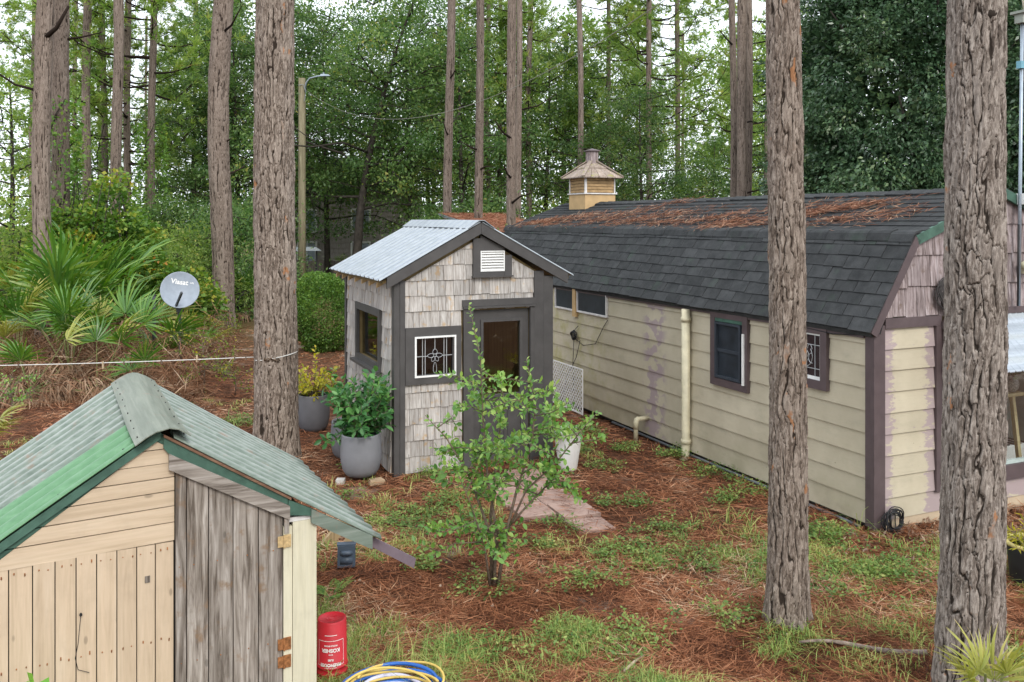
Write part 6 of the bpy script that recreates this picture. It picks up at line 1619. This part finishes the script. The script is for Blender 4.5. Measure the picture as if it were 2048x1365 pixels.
def arc(z0, z1, t0, t1, n=14):
    for k in range(n):
        p = []
        for zz, tt_ in ((z0, t0 + (t1 - t0) * k / n), (z0, t0 + (t1 - t0) * (k + 1) / n), (z1, t0 + (t1 - t0) * (k + 1) / n), (z1, t0 + (t1 - t0) * k / n)):
            rr = RB + (RT - RB) * zz / HB + .0013; p.append((rr * math.cos(a0 + tt_), rr * math.sin(a0 + tt_), zz))
        g.add(p, [(0, 1, 2, 3)])
arc(.118, .121, -aw_, aw_); arc(.288, .291, -aw_, aw_); arc(.121, .288, -aw_, -aw_ + .028, 1); arc(.121, .288, aw_ - .028, aw_, 1); arc(.325, .329, -.42, .42)
g.obj('print', MAT['white'], bk)

# blue-grey weatherproof outlet box on a leaning stake
x, y = W(692, 1138); ob = T('outlet_box', 'dark blue grey weatherproof outlet box on a short wooden stake', 'outlet box', (x, y, 0), .15)
g = Geo(); g.bar((.02, .05, -.05), (.035, .06, .33), .085, .035, (0, -1, .2)); g.obj('stake', MAT['post'], ob)
BOXM = plain('slate_blue_plastic', (.055, .075, .105), .5, .4, 0, .08, 9)
g = Geo(); g.box(-.075, .085, -.05, .03, .03, .225); g.obj('cover', BOXM, ob); g = Geo(); g.tube([(-.04, -.052, .165), (-.02, -.062, .165), (.03, -.062, .165), (.055, -.052, .165)], [.018, .024, .024, .018], 10); g.box(-.05, .06, -.054, -.049, .06, .12); g.obj('cover_bulge', BOXM, ob, True)
g = Geo(); g.box(-.08, .09, -.04, .035, .226, .236); g.obj('cover_lip', BOXM, ob)
x, y = W(668, 1095); g = Geo(); g.bar((-.10, 0, .0), (.10, .1, .22), .05, .10); tag(g.obj('wood_block', MAT['post'], None, loc=(x, y, 0)), 'brown wooden board leaning behind the outlet box', 'board')

# hose and cord coils
x, y = W(792, 1412)
def coil(name, label, mat, loc, R, r, n, seed, h=.05, squash=.9, cat='hose', arc_=6.28, wob=.04):
    rs = np.random.RandomState(seed); t = T(name, label, cat, loc, 0, None)
    for k in range(n):
        a0_ = rs.rand() * 6.28; rr = R * rs.uniform(.82, 1.08); dx, dy = rs.normal(0, wob, 2); zz = r + h * k / max(1, n - 1); g = Geo()
        g.tube([(dx + rr * math.cos(a0_ + q_) * (1 + .04 * math.sin(3 * q_ + k)), dy + rr * squash * math.sin(a0_ + q_), zz + .012 * math.sin(2 * q_ + k)) for q_ in np.linspace(0, arc_, 36)], r, 7); g.obj('loop', mat, t, True)
    return t
coil('hose_coil', 'blue garden hose coiled on the grass beside the bucket', plain('blue_hose', (.02, .11, .40), .35, .5, 0, .12, 8), (x, y - .02, .01), .33, .013, 6, 1, .09)
coil('hose_coil', 'lavender white hose loops inside the blue coil', plain('lavender_hose', (.55, .55, .68), .5, .4, 0, .1, 8), (x - .06, y - .06, .03), .26, .015, 4, 2, .05, .8)
coil('cord_coil', 'yellow cord lying over the blue hose coil', plain('yellow_cord', (.62, .45, .12), .6, .3, 0, .1, 8), (x - .02, y + .01, .075), .32, .0085, 5, 3, .06, .85, 'cord', 5.4, .05)

# fallen branch and twigs
g = Geo(); pts = []
p0 = W(1598, 1302); p1 = W(1850, 1322)
for k in range(9):
    t = k / 8; pts.append((p0[0] + (p1[0] - p0[0]) * t, p0[1] + (p1[1] - p0[1]) * t + .03 * math.sin(5 * t), .065 + .012 * math.sin(7 * t)))
g.tube(pts, [.010 + .014 * k / 8 for k in range(9)], 8); g.tube([pts[3], (pts[3][0] - .12, pts[3][1] + .06, .06), (pts[3][0] - .2, pts[3][1] + .05, .05)], [.009, .007, .004], 5)
tag(g.obj('fallen_branch', plain('dead_branch_bark', (.22, .17, .14), .9, .1, 0, .5, 25, .5), None, True), 'bare fallen branch lying between the two right pines', 'branch', 'fallen sticks')
g = Geo(); p0 = W(1248, 1352); p1 = W(1288, 1322); g.tube([(p0[0], p0[1], .03), ((p0[0] + p1[0]) / 2, (p0[1] + p1[1]) / 2, .045), (p1[0], p1[1], .04)], [.011, .010, .006], 6); tag(g.obj('fallen_branch', plain('pale_stick', (.38, .29, .21), .9), None, True), 'short pale stick on the straw at the bottom middle', 'stick', 'fallen sticks')

# cables on the barn
def wire_coil(name, label, loc, rz, R, r, n, seed, mat, fn, wob=.2, cat='cable'):
    rs = np.random.RandomState(seed); t = T(name, label, cat, loc, rz)
    g = Geo()
    for k in range(n):
        rr = R * rs.uniform(.7, 1.1); cx_, cz_ = rs.normal(0, R * wob * .5, 2); ph = rs.rand() * 6.28; off = .01 + .05 * rs.rand()
        g.tube([fn(cx_ + rr * math.cos(q_) * (1 + .1 * math.sin(2 * q_ + ph)), off + .01 * math.sin(3 * q_ + ph), cz_ + rr * math.sin(q_)) for q_ in np.linspace(ph, ph + 6.4, 26)], r, 5)
    g.obj('loops', mat, t, True); return t
wire_coil('cable_coil', 'large coil of grey wire hanging on the gable shakes behind the nearest pine', in_barn(1.0, -.045, 2.42), A, .17, .005, 26, 4, plain('grey_wire', (.055, .05, .048), .6), FRONT, .2)
wire_coil('cable_coil', 'small black cable coil hanging under the high windows', in_barn(-.03, 6.42, 1.25), A, .075, .006, 9, 5, MAT['black'], LEFT, .3)
wire_coil('cable_coil', 'tangle of black cable at the foot of the barn corner', in_barn(.17, -.06, .13), A, .12, .006, 12, 6, MAT['black'], FRONT, .3)
g = Geo()
for pts in ([(-.035, 6.3, 1.42), (-.05, 6.42, 1.33), (-.05, 6.44, 1.2)], [(-.05, 6.38, 1.2), (-.045, 6.1, 1.12), (-.04, 5.7, 1.2), (-.035, 5.45, 1.5), (-.035, 5.32, 1.62)], [(-.05, 6.42, 1.22), (-.06, 6.44, .8), (-.05, 6.42, .3), (-.05, 6.40, .02)], [(-.05, 6.2, 1.2), (-.07, 6.3, .9), (-.10, 6.6, .5), (-.12, 6.75, .0)]):
    g.tube(pts, .006, 5)
tag(g.obj('wall_cable', MAT['black'], None, True, loc=barn.location, rot=(0, 0, A)), 'black cables running down the siding below the high windows', 'cable')
g = Geo(); g.tube([(-.05, 1.4, 1.99), (-.06, .9, 2.0), (-.06, .5, 1.98), (-.05, .09, 2.02), (-.06, -.04, 2.06), (.02, -.06, 2.04), (.08, -.06, 2.2), (.28, -.05, 2.62), (.5, -.05, 2.98)], .006, 5); tag(g.obj('wall_cable', MAT['black'], None, True, loc=barn.location, rot=(0, 0, A)), 'thin cable under the eave and up the gable edge of the barn', 'cable')

# white lattice leaning on the barn
lat = T('lattice_panel', 'white plastic lattice panel leaning against the barn behind the shed', 'lattice', in_barn(-.2, 5.82, .04), A)
g = Geo(); frame(g, LEFT, 0, 1.7, 0, .74, .022, 0, .012); g.obj('lattice_frame', MAT['white'], lat)
g = Geo(); h, L_ = .70, 1.66
for sg, off in ((1, .004), (-1, .009)):
    s = -h
    while s < L_:
        pl = clip(clip([(s, 0), (s + .026, 0), (s + .026 + h, h), (s + h, h)], 1, 0, L_), -1, 0, 0)
        if len(pl) >= 3:
            pl = [((p_ if sg > 0 else L_ - p_) + .02, z + .02) for p_, z in pl]; g.prism(pl, LEFT, off - .004, off)
        s += .088
tag(g.obj('lattice_slats', MAT['white'], lat), kind='stuff')

# mast beside the gable, with its gear
mast = T('antenna_mast', 'blue grey antenna pole with boxes rising beside the nearest pine', 'mast', in_barn(2.03, -.10, 2.25), A)
g = Geo(); g.tube([(0, 0, 0), (.02, 0, 1.2), (.06, 0, 3.2)], .018, 10); g.obj('pole', MAT['steel'], mast, True)
g = Geo(); g.tube([(-.01, 0, .0), (.0, .0, .9)], .012, 8); g.obj('conduit', MAT['black'], mast, True)
BLU = plain('pale_blue_clamp', (.16, .36, .44), .5); g = Geo(); g.box(.0, .16, -.03, .03, 2.62, 2.70); g.obj('clamp', BLU, mast)
g = Geo(); g.prism([(-.05 + .23, 2.42), (.27, 2.42), (.30, 2.5), (.30, 2.85), (.27, 2.92), (.2, 2.92), (.16, 2.85), (.15, 2.5)], FRONT, -.05, .03); g.obj('antenna_panel', plain('cream_panel', (.52, .44, .28), .5), mast)
g = Geo(); g.box(.02, .26, -.05, .05, 1.12, 1.24); g.tube([(.2, -.052, 1.18), (.2, -.06, 1.18)], .02, 10); g.obj('camera_box', MAT['white'], mast)
g = Geo(); g.box(.0, .16, -.05, .05, 3.12, 3.22); g.box(-.03, .2, -.08, .08, 3.221, 3.25); g.obj('top_box', plain('greenish_box', (.28, .30, .26), .5), mast)
g = Geo(); g.tube([(.05, -.03, 3.25), (-.02, -.06, 3.4), (.1, -.1, 3.5), (.4, -.1, 3.35)], .012, 6); g.obj('cable', plain('cream_cable', (.55, .52, .42), .5), mast, True)
wl = T('wall_lamp', 'cream oval wall lamp on the gable shakes at the right edge', 'lamp', in_barn(2.18, -.06, 2.70), A)
g = Geo(); g.tube([(-.09, 0, 0), (-.06, -.05, 0), (.06, -.07, 0), (.16, -.06, 0), (.2, 0, 0)], [.02, .05, .06, .05, .02], 12); g.obj('shade', plain('cream_lamp', (.62, .58, .40), .45), wl, True); g = Geo(); g.box(-.03, .1, .0, .03, -.1, -.03); g.obj('mount', plain('cream_mount', (.5, .46, .32), .5), wl)

# inside the big window
tb = T('potting_table', 'pale wooden plant table behind the barn front window', 'table', in_barn(2.19, .38, .14), A)
g = Geo(); g.box(-.42, .38, -.16, .2, 1.02, 1.06); g.obj('tabletop', MAT['bench'], tb)
for a_, b_ in (((.22, -.12, 1.02), (.36, -.14, .0)), ((-.34, -.12, 1.02), (-.46, -.14, .0)), ((.22, .16, 1.02), (.36, .18, .0)), ((-.34, .16, 1.02), (-.46, .18, .0))):
    g = Geo(); g.bar(a_, b_, .05, .04); g.obj('leg', MAT['bench'], tb)
pp = T('flower_pot', 'patterned grey pot on the table behind the window', 'pot', in_barn(2.45, .30, 1.203), A); g = Geo(); g.lathe([(.045, 0), (.075, .04), (.085, .10), (.07, .15), (.06, .15)], 20); g.F.append(list(range(20))[::-1]); g.obj('shell', plain('patterned_pot', (.35, .34, .31), .6, .3, 0, .6, 60), pp, True)
rs = np.random.RandomState(61); st = [(((0, 0, .13), (.03 * math.cos(k), .03 * math.sin(k), .2), (.09 * math.cos(k), .09 * math.sin(k), .25)), .003, .2) for k in range(9)]; potp = T('house_plant', 'spiky small plant in the patterned grey pot', 'plant', in_barn(2.45, .30, 1.203), A); shrub(potp, rs, st, .07, .3, CAM_, .02)
pp = T('flower_pot', 'plain green pot left of the patterned one behind the window', 'pot', in_barn(2.31, .36, 1.203), A); g = Geo(); g.lathe([(.05, 0), (.075, .14), (.08, .17), (.07, .17)], 20); g.F.append(list(range(20))[::-1]); g.obj('shell', plain('green_pot', (.14, .19, .10), .6), pp, True)
cb = T('cabinet', 'pale panelled cabinet inside the barn behind the plant table', 'cabinet', in_barn(2.95, 1.3, .14), A)
g = Geo(); g.box(-.6, .6, -.25, .25, 0, .9); g.obj('body', plain('sage_cabinet', (.56, .60, .56), .6), cb)
for k in range(2):
    g = Geo(); frame(g, FRONT, -.56 + k * .57, -.01 + k * .57, .08, .84, .07, .251, .27); g.obj('door', plain('sage_door', (.62, .66, .62), .6), cb)
ch = T('cooler', 'white chest with a striped cloth below the plant table', 'chest', in_barn(2.75, .66, .14), A); g = Geo(); g.box(-.3, .3, -.15, .18, 0, .36); g.obj('body', MAT['white'], ch)
for k in range(6):
    g = Geo(); g.box(-.29 + k * .1, -.245 + k * .1, -.16, .17, .362, .372); g.obj('cloth_stripe', MAT['petal'], ch)

# ------------------------------------------------------------------ behind the yard: needle-covered shed, grey house, fence, cart
rs_ = T('far_shed', 'low shed behind with a rust red roof covered in pine needles', 'shed', (-.55, 23.5, 0), .42)
g = Geo(); g.prism([(.5, 0), (2.0, 0), (2.0, 2.75), (.5, 2.75)], lambda a_, t, z: (a_, t, z), 0, 4.5); g.obj('wall', wood('brown_board', (.10, .07, .05), (.20, .15, .11), (.28, .22, .17), 'z', .5, .85, .3, False, .1), rs_)
RN = plain('needle_layer', (.27, .115, .065), .95, .1, 0, .45, 26, .8)
g = Geo(); g.hexa([(.2, -.35, 2.74), (2.4, -.35, 2.74), (2.4, 4.9, 3.34), (.2, 4.9, 3.34), (.2, -.35, 2.80), (2.4, -.35, 2.80), (2.4, 4.9, 3.40), (.2, 4.9, 3.40)]); rf = g.obj('roof', MAT['steel'], rs_)
g = Geo(); g.hexa([(.25, -.25, 2.815), (2.3, -.25, 2.815), (2.3, 4.8, 3.392), (.25, 4.8, 3.392), (.25, -.25, 2.835), (2.3, -.25, 2.835), (2.3, 4.8, 3.415), (.25, 4.8, 3.415)]); g.obj('needle_layer', RN, rf)
rs = np.random.RandomState(97); n = 5000; xx = rs.uniform(.2, 2.35, n); yy = rs.uniform(-.3, 4.85, n); Pn = np.stack([xx, yy, 2.815 + (yy + .25) * .1142 + .02 + .03 * rs.rand(n)], 1); a = rs.rand(n) * 6.28
V, F, tt = leaves(Pn, .22 * rs.uniform(.6, 1.2, n), rs, .05, 1., np.stack([np.cos(a), np.sin(a), rs.normal(0, .15, n)], 1), .05, .01); tag(O('needle_cover', np_mesh('needle_cover', V, F, {'tint': tt}, STRAWR), rf), kind='stuff')
GREYW = wood('grey_house_shake', (.26, .225, .205), (.40, .36, .33), (.50, .46, .43), 'z', .5, .85, .3, False, .1)
ho = T('far_house', 'grey shingled house with white framed windows, half hidden by the oaks', 'house', (-9.2, 47, 0), -.15)
g = Geo(); g.box(-4, 3.2, 0, 5, 0, 4.6); g.obj('wall', GREYW, ho)
for k in range(16):
    g = Geo(); g.hexa([(-4.0, -.06, k * .28), (3.2, -.06, k * .28), (3.2, -.005, k * .28), (-4, -.005, k * .28), (-4.0, -.02, k * .28 + .275), (3.2, -.02, k * .28 + .275), (3.2, -.005, k * .28 + .275), (-4, -.005, k * .28 + .275)]); g.obj('shake_course', GREYW, ho)
for x0, z0 in ((.6, .75), (.6, 2.5), (-2.4, .75), (-2.4, 2.5)):
    g = Geo(); frame(g, FRONT, x0, x0 + 1.1, z0, z0 + 1.3, .1, .061, .12); rect(g, FRONT, x0 + .5, x0 + .56, z0 + .1, z0 + 1.2, .065, .1); f_ = g.obj('window', MAT['white'], ho)
    g = Geo(); rect(g, FRONT, x0 + .1, x0 + 1., z0 + .1, z0 + 1.2, .06, .064); g.obj('pane', MAT['steel'], f_)
g = Geo(); g.prism([(-4.5, 4.6), (3.7, 4.6), (-.4, 6.6)], lambda a_, t, z: (a_, t, z), -.4, 5.4); g.obj('roof', MAT['shingle'], ho)
fe = T('board_fence', 'old grey board fence in front of the far house', 'fence', (-14.5, 42.5, 0), -.05)
FB = wood('old_fence_board', (.11, .095, .085), (.21, .18, .16), (.30, .26, .24), 'z', .5, .9, .4, False, .25)
FBM = Geo().box(-.075, .075, -.012, .012, .05, 1.25).mesh('board', FB)
for k in range(70):
    if k * .165 > 11.3: break
    O('board', FBM, fe, (k * .165, RS.uniform(-.01, .01), RS.uniform(-.04, .02)), (0, RS.uniform(-.02, .02), 0))
for z in (.3, 1.05):
    g = Geo(); g.box(-.1, 11.4, .013, .06, z, z + .09); g.obj('rail', FB, fe)
for k in range(6):
    g = Geo(); g.box(k * 2.25 - .05, k * 2.25 + .05, .061, .16, -.1, 1.3); g.obj('post', FB, fe)
ct = T('utility_cart', 'dark utility cart with a pale canopy behind the utility pole', 'cart', (-9.1, 38.2, 0), .25)
DC = plain('dark_cart_paint', (.03, .032, .034), .5)
g = Geo(); g.box(-.55, 1.0, -.5, .5, .4, .75); g.box(-.55, -.1, -.48, .48, .751, 1.05); g.obj('body', DC, ct)
for sx_ in (-.5, .55):
    for sy_ in (-.46, .46):
        g = Geo(); g.tube([(sx_, sy_, .75), (sx_, sy_, 1.85)], .03, 6); g.obj('canopy_post', DC, ct)
g = Geo(); g.hexa([(-.7, -.6, 1.86), (.75, -.6, 1.86), (.75, .6, 1.86), (-.7, .6, 1.86), (-.5, -.45, 2.02), (.5, -.45, 2.02), (.5, .45, 2.02), (-.5, .45, 2.02)]); g.obj('canopy', MAT['galv'], ct)
for sx_ in (-.35, .75):
    for sy_ in (-.56, .56):
        g = Geo(); an = np.linspace(0, 6.2832, 19)[:-1]
        for rr, th_ in ((.30, .09),):
            g.tube([(sx_, sy_ - th_, .30), (sx_, sy_ - .07, .30), (sx_, sy_ + .07, .30), (sx_, sy_ + th_, .30)], [.22, rr, rr, .22], 18)
        wl_ = g.obj('wheel', MAT['black'], ct); g = Geo(); g.tube([(sx_, sy_ - .10, .30), (sx_, sy_ + .10, .30)], .14, 14); g.obj('rim', MAT['steel'], wl_)
